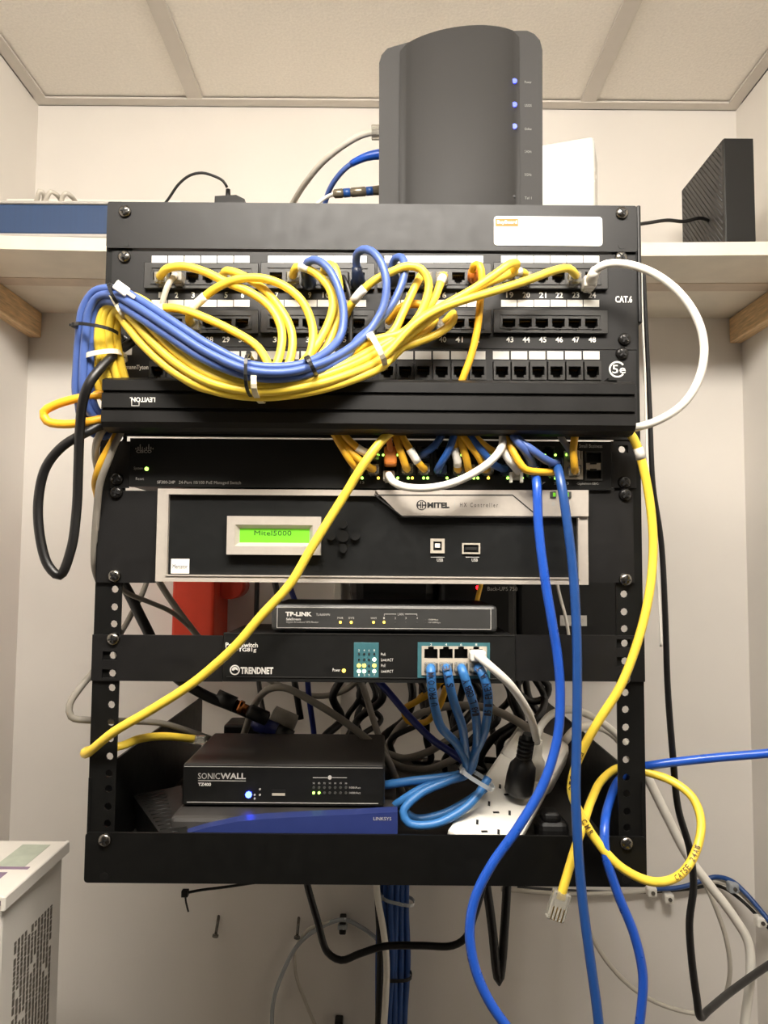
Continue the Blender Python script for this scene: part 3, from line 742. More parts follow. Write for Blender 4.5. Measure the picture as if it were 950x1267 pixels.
sw_ = [(q.x+math.cos(math.radians(a_))*R*.62, q.y, q.z+math.sin(math.radians(a_))*R*.62) for a_ in range(-10, 200, 15)] + [(q.x-R*.3, q.y, q.z-R*.15), (q.x+R*.1, q.y, q.z+R*.12)]
mb.add(sw_, [tuple(range(len(sw_)))]); mb.build('logo_ring', 'print_white', tn)

# ------------------------------------------------------------------ tray at the bottom of the rack
LF = -0.004
tray = thing('rack_tray', P(460, 1096, 0.2), 'deep black steel tray with triangular sides at the foot of the rack', 'tray')
a, b, c, d = rect(104.5, 1033, 799.5, 1095, LF)
MB().prism(rrect(a, b, c, d, 0.003, 3), LF, LF+0.003).build('front_lip', 'black_rail', tray)
FZ = c + 0.002
MB().box(a+0.002, b-0.002, LF+0.003, 0.41, FZ-0.002, FZ).build('tray_floor', 'dusty_metal', tray)
ztop = P(106, 962, 0).z; zback = P(253, 862, 0.41).z
for xs in (a, b-0.002):
    MB().prism([(LF+0.003, c+0.001), (0.41, c+0.001), (0.41, zback), (0.385, zback), (0.03, ztop), (LF+0.003, ztop)], xs, xs+0.002, axis='X').build('side_plate', 'black_rail', tray)
screw(130, 1039, LF, tray); screw(774.5, 1043, LF, tray)
for px, py in ((129, 1085), (774.5, 1088)):
    q = P(px, py, LF); MB().cyl((q.x, LF-0.0005, q.z), 0.004, 0.001, 'Y', 10).build('screw_hole', 'screw_black', tray)

# ------------------------------------------------------------------ blue and black router lying in the tray
lk = thing('broadband_router', (P(330, 1020, 0.1).x, 0.1, FZ), 'low black router with a curved blue front edge lying in the tray', 'router')
fx0, fx1 = P(200, 1030, 0.02).x, P(492, 1015, 0.03).x
ltop = P(350, 998, 0.05).z - 0.0012
MB().rbox(fx0+0.006, fx1, 0.022, 0.205, FZ+0.004, ltop, 0.004).build('case', 'dusty_top', lk)
# blue front with the bowed top line
pts = []
for px, py in ((228, 1032), (255, 1024), (294, 1016.5), (325, 1013.5), (358, 1011.5), (400, 1009.5), (437, 1008), (470, 1006), (492, 1005)):
    q = P(px, py, 0.008); pts.append((q.x, q.z))
low = FZ+0.006
poly = [(pts[0][0], low)] + [(pts[-1][0], low)] + pts[::-1]
MB().prism(poly, 0.008, 0.024).build('blue_front', 'linksys_blue', lk)
lettering('LINKSYS', 462, 1011, 484, 1015, 0.0076, 'print_grey', lk)
# left cheek, ribbed
cheek = MB(); A = [P(164, 984, 0.12), P(200, 1034, 0.01), P(232, 1030, 0.008), P(224, 972, 0.13)]
zt_ = max(p.z for p in A)
top = [Vector((p.x, p.y, p.z)) for p in A]; bot = [Vector((p.x+0.004, p.y, FZ+0.002)) for p in A]
cheek.add(top+bot, [(0, 1, 2, 3), (7, 6, 5, 4), (0, 4, 5, 1), (1, 5, 6, 2), (2, 6, 7, 3), (3, 7, 4, 0)])
ck = cheek.build('cheek', 'black_plastic', lk)
rb = MB()
for i in range(12):
    u = (i+.5)/12; p = A[0].lerp(A[1], u)*.9 + A[3].lerp(A[2], u)*.1; q = A[0].lerp(A[1], u)*.35 + A[3].lerp(A[2], u)*.65
    rb.tube([p, q], 0.0009, 5)
rb.build('ribs', 'black_plastic', ck)

# ------------------------------------------------------------------ firewall on top of it
NF = 0.05
fwl = thing('firewall', P(350, 998, 0.11), 'black desktop firewall with a glowing blue light, on the blue fronted router', 'firewall')
a, b, c, d = rect(225, 946.5, 476, 998, NF)
MB().rbox(a, b, NF+0.002, NF+0.134, c, d, 0.0025).build('case', 'dusty_top', fwl)
MB().rbox(a+0.0005, b-0.0005, NF-0.0005, NF+0.004, c+0.0008, d-0.0012, 0.0015).build('face', 'black_plastic', fwl)
NL = NF-0.0009
mb = MB(); boxpx(mb, 231, 993, 468, 993.8, NL, NL+0.0003); boxpx(mb, 228, 949, 474, 949.6, NL, NL+0.0003); mb.build('face_line', 'print_grey', fwl)
lettering('SONIC', 245, 956.5, 272, 964, NL, 'print_grey', fwl); lettering('WALL', 272.5, 956.5, 304, 964, NL, 'print_grey', fwl, bold=0.03)
mb = MB(); boxpx(mb, 245, 965.8, 304, 966.5, NL, NL+0.0003); mb.build('print_line', 'print_grey', fwl)
lettering('TZ400', 245, 968.5, 261, 972.5, NL, 'print_white', fwl, bold=0.03)
led(307.5, 983.3, NL, 'led_blue_bright', fwl, 8)
for px, py in ((315, 983.5), (321.5, 983.5), (321.5, 976.5), (315, 988)): led(px, py, NL, 'print_grey', fwl, 2.4)
mb = MB(); boxpx(mb, 336, 977, 353, 986, NL, NL+0.001); mb.build('usb_slot', 'jack_dark', fwl); mb = MB(); boxpx(mb, 336.5, 981.5, 352.5, 984.5, NL-0.0003, NL); mb.build('usb_tongue', 'socket_silver', fwl)
for py, st in ((974.5, 0), (981, 1)):
    for i in range(7): led(388 + 6.65*i, py, NL, 'led_green' if (st and i < 2) else 'led_off', fwl, 3.2)
for i in range(7): lettering('X%d' % i, 386.6+6.65*i, 968, 389.4+6.65*i, 970.2, NL, 'print_grey', fwl)
for py, s in ((974.5, '100/Act'), (981, '1000/Act')): lettering(s, 432, py-1.3, 446, py+1.3, NL, 'print_grey', fwl)
mb = MB(); boxpx(mb, 387, 962, 405, 962.6, NL, NL+0.0003); boxpx(mb, 411, 962, 429, 962.6, NL, NL+0.0003); mb.build('print_line', 'print_grey', fwl); led(408, 962, NL, 'print_grey', fwl, 5)

# ------------------------------------------------------------------ power strip leaning across the tray
A0 = P(596, 1037, 0.034); A1 = P(670, 915, 0.180)
ax = (A1-A0); L = ax.length; ax.normalize()
wd = Vector((1, 0.30, 0)); wd = (wd - ax*wd.dot(ax)).normalized(); nm = wd.cross(ax)
if nm.z < 0: nm = -nm
PS = Matrix((wd, ax, nm)).transposed().to_4x4(); PS.translation = A0
HW = 0.0300
ps = thing('power_strip', A0, 'white power strip leaning across the tray with two plugs in it', 'power strip')
MB().rbox(-HW, HW, -0.010, L-0.03, -0.0125, 0.0, 0.003, 2, 0, PS).build('body', 'white_plastic', ps)
MB().rbox(-HW-0.001, HW+0.001, L-0.055, L+0.012, -0.030, 0.006, 0.010, 3, 0, PS).build('end_housing', 'white_plastic', ps)
sl = MB().box(-0.0011, 0.0011, -0.0035, 0.0035, -0.0004, 0.0004, 0).mesh('slot', ['jack_dark'], Vector((0, 0, 0)))
for k in range(4):
    yy = 0.012 + 0.030*k
    for (u, v_, ro) in ((-0.011, 0.004, 0.35), (-0.001, -0.003, -0.9), (0.010, 0.0045, 0.35)):
        mb = MB().box(-0.0011, 0.0011, -0.003, 0.003, -0.0003, 0.0004, 0, PS @ Matrix.Translation((u, yy+v_, 0)) @ Matrix.Rotation(ro, 4, 'Z'))
        mb.build('slot', 'jack_dark', ps)

# plugs in the strip
def plug_shape(base, top, w, m, name, label, ridges=True):
    base, top = Vector(base), Vector(top); ax_ = (top-base).normalized()
    t_ = thing(name, base, label, 'plug')
    path = [base + (top-base)*u for u in (0, .06, .3, .45, .52, .6, .8, 1)]
    MB().tube(path, [w*.86, w, w, w*.92, w*.7, w*.5, w*.42, w*.36], 10).build('plug_body', m, t_)
    if ridges:
        rb_ = MB()
        for u in (.6, .67, .74, .81, .88): rb_.tube([base+(top-base)*u, base+(top-base)*(u+.035)], w*.56, 10)
        rb_.build('strain_relief', m, t_)
    return t_
plug_shape(P(641, 981, 0.085), P(653, 908, 0.072), 0.0142, 'c_black', 'power_plug', 'black moulded plug with ridged neck pushed into the power strip')
plug_shape(P(662, 963, 0.112), P(667, 915, 0.105), 0.0085, 'c_grey_warm', 'power_plug', 'pale grey plug behind the black one in the power strip', False)
q0 = P(684, 992, 0.10)
mb = MB().rbox(q0.x-0.017, q0.x+0.014, 0.085, 0.12, FZ, FZ+0.022, 0.008, 3); mb.rbox(q0.x-0.012, q0.x+0.006, 0.088, 0.112, FZ+0.018, FZ+0.03, 0.005, 3)
mb.build('cord_adapter', 'c_black', None, 'small black cord adapter lying under the right side of the power strip', 'adapter')

# ------------------------------------------------------------------ modem standing on the rack
MY = 0.06
RT = P(460, 252, -0.004).z
md_ = thing('cable_modem', (P(570, 200, MY).x, MY+0.03, RT), 'tall dark grey modem with a bowed front standing on the rack', 'modem')
def outline(pxs, Y): return [(P(x, y, Y).x, P(x, y, Y).z) for x, y in pxs]
back = [(469, 250), (469, 78), (472, 68), (479, 60), (488, 57), (494, 55.5), (520, 48), (560, 42), (600, 39), (645, 38), (652, 38), (661, 42), (668, 50), (671, 62), (671, 250)]
bp = outline(back, MY); bp[0] = (bp[0][0], RT); bp[-1] = (bp[-1][0], RT)
MB().prism(bp, MY, MY+0.05).build('back_body', 'modem_flange', md_)
mb = MB(); n = 16; x0 = P(494, 150, MY).x; x1 = P(642.5, 150, MY).x; vs = []; fs = []
tops = [(494, 57), (505, 51.5), (520, 47.5), (540, 43.5), (560, 40.5), (580, 38), (600, 36.3), (620, 35.6), (634, 36), (642.5, 38.5)]
def topz(x):
    for (xa_, ya_), (xb_, yb_) in zip(tops, tops[1:]):
        pa, pb = P(xa_, ya_, MY-0.008), P(xb_, yb_, MY-0.008)
        if x <= pb.x: u = (x-pa.x)/max(pb.x-pa.x, 1e-6); return pa.z + (pb.z-pa.z)*u
    return P(642.5, 38.5, MY-0.008).z
for i in range(n+1):
    u = i/n; x = x0 + (x1-x0)*u; y = MY - 0.002 - 0.016*(math.sin(math.pi*u)**0.55 if 0 < u < 1 else 0)
    z = topz(x)
    vs += [(x, y, RT), (x, y, z-0.002), (x, y+0.002, z), (x, MY+0.03, z-0.001), (x, MY+0.03, RT)]
for i in range(n):
    for k in range(4): fs.append((5*i+k, 5*(i+1)+k, 5*(i+1)+k+1, 5*i+k+1))
fs += [tuple(range(4, -1, -1)), tuple(5*n+k for k in range(5))]
mb.add(vs, fs); o = mb.build('front_panel', 'modem_grey', md_)
for p_ in o.data.polygons: p_.use_smooth = len(p_.vertices) == 4 and abs(p_.normal.z) < 0.5
def surf(px):  # front surface depth near column px
    u = (P(px, 150, MY).x - x0)/(x1-x0); return MY - 0.0026 - 0.016*max(0, math.sin(math.pi*u))**0.55
for py in (100.5, 129.5, 156.5):
    led(636.3, py, surf(636.3)-0.0003, 'led_blue', md_, 7)
led(636, 243, surf(636)-0.0002, 'jack_dark', md_, 3.5, 'reset_hole')
for py, s in ((101.5, 'Power'), (130.5, 'US/DS'), (159.5, 'Online'), (187.5, '2.4GHz'), (216, '5GHz'), (245, 'Tel 1')):
    lettering(s, 649, py-1.6, 657.5, py+1.6, MY-0.0004, 'print_dim', md_)

# ------------------------------------------------------------------ white device on the shelf behind
wt = Matrix.Translation((P(722, 200, 0.31).x, 0.36, ST-0.005)) @ Matrix.Rotation(math.radians(-19), 4, 'Z')
zt = P(737, 168, 0.31).z
wa = thing('wireless_access_point', wt.translation, 'upright plain white box device standing behind the rack beside the modem', 'wireless device')
mb = MB().rbox(-0.072, 0.030, -0.045, 0.030, 0, zt-(ST-0.005), 0.006, 3, 0, wt); mb.build('case', 'white_gloss', wa)
mb = MB().rbox(-0.060, 0.022, -0.04, 0.026, -0.0005, 0.004, 0.001, 1, 0, wt); mb.build('base', 'white_plastic', wa)

# ------------------------------------------------------------------ external drive on the right of the shelf
hx0, hx1 = P(895.5, 230, 0.262).x, P(934, 230, 0.262).x; hz = P(912, 170.5, 0.262).z
sb_ = ST + sag(0.43)
hd = thing('hard_drive', ((hx0+hx1)/2, 0.33, sb_), 'black upright external drive with diagonally textured side on the shelf', 'hard drive')
MB().rbox(hx0, hx1, 0.262, 0.40, sb_, hz, 0.003, 2).build('case', 'hdd_black', hd)
rb = MB(); zz0, zz1, yy0, yy1 = sb_+0.004, hz-0.004, 0.268, 0.394
for k in range(-14, 20):   # raised diagonal ribs on the side that faces the rack
    y_a = yy0 + k*0.0085; pts_ = []
    for (yy, z_) in ((y_a, zz0), (y_a + (zz1-zz0)*0.9, zz1)): pts_.append([yy, z_])
    (ya, za), (yb, zb) = pts_
    if yb <= yy0 or ya >= yy1: continue
    sl_ = (zb-za)/(yb-ya)
    if ya < yy0: za += (yy0-ya)*sl_; ya = yy0
    if yb > yy1: zb -= (yb-yy1)*sl_; yb = yy1
    rb.tube([(hx0, ya, za), (hx0, yb, zb)], 0.0011, 4)
rb.build('side_ribs', 'hdd_black', hd)
MB().rbox(hx0+0.001, hx1-0.001, 0.2612, 0.2632, sb_+0.006, hz-0.001, 0.0008).build('front_plate', 'black_plastic', hd)

# ------------------------------------------------------------------ left end of the shelf
sl0 = ST + sag(-0.45) - 0.0005
bb = thing('flat_blue_case', (-0.42, 0.33, sl0), 'long flat blue case with grey edges lying on the left of the shelf', 'case')
xr = P(150, 266, SY).x; bz1 = P(65, 247.5, SY).z
MB().rbox(-XW+0.004, xr, SY+0.003, 0.40, sl0+0.005, bz1-0.004, 0.002).build('blue_body', 'wrapped_blue', bb)
MB().rbox(-XW+0.004, xr, SY+0.001, 0.402, bz1-0.004, bz1, 0.0015).build('top_edge', 'lip_grey', bb)
MB().rbox(-XW+0.004, xr, SY+0.001, 0.402, sl0, sl0+0.005, 0.0015).build('bottom_edge', 'lip_grey', bb)
wb = MB().rbox(-XW+0.003, -0.30, 0.405, 0.47, sl0, P(65, 245.5, 0.405).z, 0.002); wb.build('white_box', 'white_plastic', None, 'white box lying behind the flat blue case on the shelf', 'box')
ad = thing('power_adapter', (P(281, 240, 0.30).x, 0.32, ST-0.005), 'black power adapter with thin cord standing behind the top of the rack', 'adapter')
x0, x1, z0, z1 = rect(263, 246, 302, 300, 0.30)
MB().prism([(x0, ST-0.005), (x1, ST-0.005), (x1, z1), (P(292, 241, .3).x, P(292, 241, .3).z), (x0+0.002, P(266, 242.5, .3).z)], 0.30, 0.345).build('case', 'c_black', ad)
q = P(281, 243, 0.305); MB().cyl((q.x, 0.31, q.z-0.004), 0.0038, 0.016, 'Z', 10, 0, 0.003).build('strain_relief', 'c_black', ad)

# ------------------------------------------------------------------ items on the back wall seen through the rack
rx0, rx1, rz0, rz1 = rect(213, 640, 265, 822, 0.40)
rd = thing('red_wall_box', ((rx0+rx1)/2, 0.45, rz0), 'bright red box fixed to the wall behind the rack', 'wall box')
MB().rbox(rx0, rx1, 0.40, YB, rz0, rz1, 0.004).build('case', 'red_plastic', rd)
a, b, c, d = rect(267, 700, 300, 738, 0.44)
MB().cyl(((a+b)/2, 0.44, d-(b-a)/2-0.01), (b-a)/2, 0.06, 'Y', 18).build('round_knob', 'red_plastic', rd)
ux0, ux1, uz0, uz1 = rect(545, 560, 640, 815, 0.36)
up = thing('battery_backup', ((ux0+ux1)/2, 0.43, uz0), 'black battery backup unit hung on the wall behind the small router', 'battery backup')
MB().rbox(ux0, ux1, 0.36, YB, uz0, uz1, 0.012, 3).build('case', 'black_plastic', up)
lettering('Back-UPS 750', 603, 726, 640, 731, 0.3594, 'print_grey', up)
led(591, 727, 0.3592, 'led_red', up, 5)
x0, x1, z0, z1 = rect(640, 560, 766, 800, 0.42)
u2 = MB().rbox(x0, x1, 0.42, YB, z0, z1, 0.006); u2.build('junction_box', 'black_plastic', None, 'wide black box on the wall at the right behind the hanging blue cables', 'box')
x0, x1, z0, z1 = rect(693, 761.5, 726, 774.5, 0.4185)
o = MB().box(x0, x1, 0.4188, 0.4198, z0, z1).build('paper_label', 'paper_grey', None, 'small pale paper label on the black box behind the blue cables', 'label')
lettering('Line 2 2050', 695, 766, 722, 770, 0.4186, 'print_grey', o)
x0, x1, z0, z1 = rect(432, 640, 545, 752, 0.38)
MB().rbox(x0, x1, 0.38, YB, z0, z1, 0.02, 3).build('wall_adapter', 'c_black', None, 'black rounded adapter block on the wall left of the battery backup', 'adapter')
x0, x1, z0, z1 = rect(268, 690, 292, 985, 0.485)
x0, x1, z0, z1 = rect(411, 690, 421, 1040, 0.485)
MB().rbox(x0, x1, 0.485, YB, z0, z1, 0.002).build('cable_raceway', 'white_plastic', None, 'slim white cable raceway running down the wall behind the rack', 'raceway')
a, b, c, d = rect(276, 897, 335, 945, 0.33)
MB().rbox(a, b, 0.33, 0.38, FZ, d, 0.003).build('black_box', 'c_black', None, 'small black box in the tray behind the firewall', 'box')

# ------------------------------------------------------------------ wall screws, clip, box at lower left
for px, py, s in ((268.5, 1146, 'bare screw in the wall below the left of the tray'), (368.5, 1148, 'bare screw in the wall next to the clear cable ring')):
    q = P(px, py, 0.49); t = thing('wall_screw', (q.x, 0.49, q.z), s, 'screw')
    T = Matrix.Translation(q) @ Matrix.Rotation(math.radians(42), 4, 'X')
    MB().cyl((0, -0.012, 0), 0.0022, 0.030, 'Y', 8, 0, None, True, T).build('shank', 'screw_metal', t)
    MB().cyl((0, -0.015, 0), 0.0045, 0.003, 'Y', 10, 0, None, True, T).build('head', 'screw_metal', t)
q = P(424, 1144, 0.485); t = thing('cable_hook', (q.x, 0.49, q.z), 'small brown hook holding the clear cable ring to the wall', 'hook')
MB().rbox(q.x-0.005, q.x+0.005, 0.478, YB, q.z-0.012, q.z+0.010, 0.002).build('block', 'screw_black', t); MB().rbox(q.x-0.007, q.x+0.007, 0.474, 0.484, q.z-0.003, q.z+0.003, 0.001).build('strap', 'tie_clear', t)
q = P(419, 1268, 0.485); MB().rbox(q.x-0.006, q.x+0.006, 0.480, YB, q.z-0.02, q.z+0.006, 0.002).build('cable_hook', 'screw_black', None, 'dark hook on the wall at the bottom edge of the picture', 'hook')

bxT = Matrix.Translation((P(48, 1200, 0.24).x, 0.24, 0)) @ Matrix.Rotation(0, 4, 'Z')
# carton: corner nearest the camera at px 4,1110; its printed side recedes to px 78,1050
C0, C1 = P(3, 1112, 0.05), P(78, 1060, 0.185)
dv = Vector((C1.x-C0.x, C1.y-C0.y, 0)); Ls = dv.length; dv.normalize(); ov = Vector((-dv.y, dv.x, 0))
CT = Matrix((dv, ov, Vector((0, 0, 1)))).transposed().to_4x4(); CT.translation = Vector((C0.x, C0.y, 0.0))
ctop = P(3, 1122, 0.05).z
WD = min(0.16, (XW + min(C0.x, 0) - 0.004))
cb = thing('carton', (C0.x, C0.y, 0.85), 'white printed carton with an open purple lid against the left wall', 'box')
MB().rbox(0, Ls, 0, WD, 0.85, ctop, 0.003, 2, 0, CT).build('carton_body', 'carton_white', cb)
lid = MB().rbox(-0.004, Ls+0.003, -0.004, WD+0.002, ctop+0.006, ctop+0.011, 0.002, 2, 0, CT @ Matrix.Translation((0, 0, ctop)) @ Matrix.Rotation(math.radians(0.0), 4, 'X') @ Matrix.Translation((0, 0, -ctop)))
lo_ = lid.build('lid', 'carton_white', cb)
MB().box(0.002, Ls-0.002, 0.001, WD-0.002, ctop, ctop+0.006, 0, CT).build('lid_shadow_gap', 'carton_purple', cb)
for (u0, u1, v0, v1, m_) in ((0.004, 0.05, 0.02, WD-0.01, 'carton_purple'), (0.065, 0.125, 0.010, 0.040, 'carton_green'), (0.085, 0.118, 0.065, 0.105, 'carton_blue'), (0.058, 0.064, 0.004, WD-0.02, 'carton_purple')):
    MB().box(u0, min(u1, Ls-0.004), v0, max(v1, v0+0.01), ctop+0.011, ctop+0.0114, 0, CT).build('lid_print', m_, cb)
MB().rbox(-0.006, Ls+0.004, -0.0055, -0.001, ctop-0.002, ctop+0.0112, 0.001, 1, 0, CT).build('lid_edge', 'carton_white', cb)
pr = MB(); rnd = random.Random(3)
z_top, z_bot = ctop-0.045, 0.90
for k in range(12):
    u = Ls*(0.20 + 0.64*k/12); z = z_top
    while z > z_bot:
        l = rnd.uniform(0.0015, 0.0075)
        if rnd.random() < 0.95: pr.box(u, u+Ls*0.032, -0.0004, 0.0002, z-l, z, 0, CT)
        z -= l + rnd.uniform(0.0006, 0.0014)
pr.build('printed_text', 'print_faded', cb)
MB().rbox(0.0, Ls+0.02, 0.0, WD, 0, 0.8495, 0.004, 2, 0, CT).build('lower_carton', 'cardboard', None, 'plain brown carton standing on the floor under the printed carton', 'box')

# ------------------------------------------------------------------ patch cables
def clear_plug(px, py, Yface, parent, w=15.5, h=14, m='clear_plastic', out=0.012):
    q = P(px, py, Yface-out); k = K(Yface)
    mb = MB().rbox(q.x-w*k/2, q.x+w*k/2, Yface-out, Yface+0.003, q.z-h*k/2, q.z+h*k/2, 0.0012)
    o = mb.build('plug', m, parent)
    mb = MB().box(q.x-w*k*.32, q.x+w*k*.32, Yface-out*.5, Yface+0.001, q.z-h*k*.5-0.0012, q.z-h*k*.5); mb.build('plug_latch', m, o)
    return o
def boot(path, r, a, b, m, parent, name='boot', k0=2.0, k1=1.25):
    q = sub(path, a, b); n = len(q)
    if n > 2: MB().tube(q, [r*(k0+(k1-k0)*i/(n-1)) for i in range(n)], 10).build(name, m, parent)

def letters_on(path, r, at, s, size, parent, m='ink', rev=True):
    """small print along the camera side of a cable; rev: read against the path direction"""
    L = arc(path); pos = at; mb = MB()
    for ch in (s[::-1] if rev else s):
        if ch != ' ':
            i = min(range(len(L)), key=lambda j: abs(L[j]-pos)); p = path[i]; t = (path[min(i+2, len(path)-1)]-path[max(i-2, 0)]).normalized()
            rt = -t if rev else t
            out = Vector((0, -1, 0)) - t*(-t.y); out = (CAM-p).normalized(); out = (out - t*out.dot(t)).normalized()
            up_ = out.cross(rt)
            vs, fs = text_data(ch, 0.02)
            mb.add([p + out*(r+0.0003) + rt*((u-.5)*size*.7) + up_*((w-.5)*size*1.1) for u, w in vs], fs)
        pos += size*0.95
    if mb.v: mb.build('handwriting' if m == 'ink' else 'jacket_print', m, parent)
def lanes(st, a, b, i0):
    """offset copy of a bundle centre line; st rows: px, py, mm, half width px, half depth mm"""
    out = []
    for i in range(i0, len(st)):
        x, y, Y, wu, wv = st[i]
        x0, y0 = st[max(i-1, 0)][:2]; x1, y1 = st[min(i+1, len(st)-1)][:2]
        dx, dy = x1-x0, y1-y0; l = math.hypot(dx, dy); nx, ny = dy/l, -dx/l
        out.append((x + nx*a*wu, y + ny*a*wu, Y + b*wv))
    return out
YB_ST = [(505, 418, -36, 22, 7), (467, 437, -46, 17, 8), (425, 458, -58, 15, 9), (375, 473, -66, 13, 10), (318, 479, -70, 12, 10), (265, 468, -70, 15, 10), (225, 444, -66, 19, 9),
         (192, 414, -60, 20, 9), (166, 386, -54, 18, 8), (148, 377, -49, 13, 8), (134, 386, -44, 14, 8), (128, 412, -40, 16, 8), (131, 445, -34, 17, 8), (140, 478, -28, 17, 7), (155, 500, -20, 14, 6), (190, 506, -19, 9, 6)]
UP = -7.5
def patch(port, label, head, lane, i0, m='c_yellow', sleeves=(), dia=10.8, plugc='clear_plastic', st=YB_ST, boots=None, pxy=None):
    pts = head + lanes(st, lane[0], lane[1], i0)
    o, path, r = cable('patch_cable', label, m, dia, pts, 'patch cables of the upper panel', sleeves)
    px, py = pxy or head[0][:2]
    if boots: boot(path, r, 0, boots[0], boots[1], o)
    else: clear_plug(px, py, UP/1000, o, m=plugc)
    return o
S = 'c_white'
patch(1, 'yellow patch cable plugged into socket 1, arching to the right', [(198, 342, -12), (199, 341, -24), (206, 333, -34), (224, 329, -38), (250, 335, -40), (282, 350, -42), (312, 363, -44), (335, 381, -46), (348, 407, -48), (347, 435, -52), (338, 457, -56), (318, 470, -60)], (-1, 1), 5)
patch(5, 'yellow patch cable plugged into socket 5, crossing under the longer arch', [(277, 342, -12), (276, 340, -22), (281, 335, -30), (300, 341, -34), (325, 357, -38), (346, 381, -42), (360, 408, -46), (361, 435, -50), (352, 458, -54), (325, 471, -60)], (-.6, 1), 5)
patch(27, 'yellow patch cable with white sleeve rising from socket 27 into the longest arch', [(238, 401, -12), (234, 397, -22), (237, 384, -32), (250, 370, -36), (268, 356, -42), (292, 346, -46), (322, 344, -48), (350, 353, -48), (373, 372, -48), (385, 398, -48), (387, 422, -50), (378, 448, -54), (345, 468, -60)], (-.2, 1), 5, sleeves=[(0.020, 0.042, S)])
patch(25, 'yellow patch cable with white sleeve from socket 25 running along the second row', [(198, 402, -12), (193, 397, -22), (190, 389, -30), (196, 383, -34), (212, 381, -36), (240, 388, -38), (285, 408, -40), (315, 426, -44), (327, 441, -50), (332, 458, -56), (310, 470, -60)], (.2, 1), 5, sleeves=[(0.014, 0.034, S)])
patch(8, 'yellow patch cable with white sleeve from socket 8 bending down past the blue arch', [(362, 342, -12), (363, 340, -22), (366, 331, -30), (377, 331, -34), (394, 341, -38), (408, 358, -42), (412, 378, -44), (404, 405, -46), (388, 432, -50), (368, 454, -54), (340, 468, -60)], (.6, 1), 5, sleeves=[(0.020, 0.034, S)])
patch(10, 'yellow patch cable from socket 10 dropping straight behind the blue arch', [(402, 341, -12), (401, 334, -20), (405, 327, -26), (413, 330, -30), (419, 350, -33), (420, 380, -36), (413, 408, -40), (400, 436, -46), (375, 456, -54), (345, 470, -60)], (1, 1), 5)
patch(35, 'yellow patch cable with white sleeve from socket 35 looping over below the blue loops', [(424, 400, -12), (427, 393, -22), (433, 379, -32), (446, 362, -38), (463, 347, -42), (485, 336, -44), (505, 329, -46), (521, 333, -46), (530, 348, -45), (527, 372, -45), (513, 398, -45)], (-.1, -1), 1, sleeves=[(0.024, 0.044, S)])
patch(15, 'yellow patch cable from socket 15 slanting down to the left', [(527, 342, -12), (526, 340, -22), (521, 341, -30), (510, 362, -36), (498, 388, -40), (485, 412, -44)], (-.75, -.2), 1)
patch(16, 'yellow patch cable with white sleeve dropping from socket 16', [(547, 342, -12), (549, 341, -22), (546, 347, -28), (539, 366, -34), (526, 385, -40), (503, 408, -46)], (-.4, -1), 1, sleeves=[(0.014, 0.028, S)])
patch(37, 'dull yellow patch cable curling out of socket 37 behind the others', [(484, 401, -12), (481, 397, -19), (486, 388, -23), (499, 379, -25), (516, 376, -27), (530, 382, -29), (524, 396, -32), (505, 413, -37)], (.2, 1), 1, m='c_orange')
patch(19, 'yellow patch cable standing out of socket 19 and running left in front', [(630, 342, -12), (633, 338, -26), (639, 326, -42), (632, 326, -48), (612, 340, -50), (585, 358, -50), (553, 376, -50), (522, 393, -50), (497, 412, -50)], (-1, -.6), 1)
patch(20, 'yellow patch cable with white sleeve from socket 20 running left', [(651, 342, -12), (648, 338, -20), (638, 336, -26), (622, 343, -32), (600, 352, -37), (575, 366, -41), (548, 383, -43), (520, 404, -45), (495, 424, -46)], (.5, 0), 1, sleeves=[(0.010, 0.022, S)])
patch(23, 'long yellow patch cable from socket 23 running left across the panel', [(712, 342, -12), (711, 339, -24), (703, 332, -32), (685, 335, -38), (655, 346, -42), (615, 359, -46), (575, 371, -50), (540, 384, -52), (512, 402, -52)], (.45, -1), 1)
patch(40, 'yellow patch cable hooking out of socket 40 at the bottom of the fan', [(548, 401, -12), (553, 396, -20), (561, 388, -26), (560, 398, -30), (543, 412, -34), (515, 424, -38), (490, 434, -42)], (1, -.6), 1)
patch(39, 'yellow patch cable from socket 39 inside the fan', [(527, 401, -12), (533, 396, -22), (538, 396, -28), (524, 412, -34), (500, 428, -40)], (.95, .4), 1)
# blue ones
BB_ST = [(425, 436, -64, 6, 3), (388, 453, -76, 7, 4), (350, 461, -84, 7, 5), (308, 458, -88, 7, 5), (258, 437, -86, 9, 4), (208, 405, -79, 9, 4), (168, 379, -70, 9, 4), (143, 366, -62, 8, 4), (122, 367, -55, 8, 4), (110, 385, -50, 8, 4), (106, 415, -46, 8, 4), (103, 455, -42, 8, 4), (104, 490, -38, 9, 4), (116, 516, -30, 8, 4), (140, 522, -20, 6, 3), (190, 522, -15, 5, 3)]
patch(9, 'soft blue patch cable with dark boot in socket 9, the leftmost blue arch', [(382, 350, -14), (381, 346, -20), (378, 332, -30), (381, 324, -38), (392, 322, -44), (405, 331, -48), (418, 355, -52), (425, 388, -54), (420, 418, -58)], (-1, 0), 1, m='c_blue_soft', boots=(0.020, 'boot_navy'), st=BB_ST)
patch(12, 'soft blue patch cable with dark boot in socket 12, the tallest blue loop', [(443, 350, -12), (443, 346, -18), (441, 330, -24), (441, 316, -32), (448, 309, -40), (460, 311, -46), (472, 326, -50), (478, 352, -52), (474, 380, -52), (458, 408, -54)], (0, -1), 0, m='c_blue_soft', boots=(0.022, 'boot_navy'), st=BB_ST)
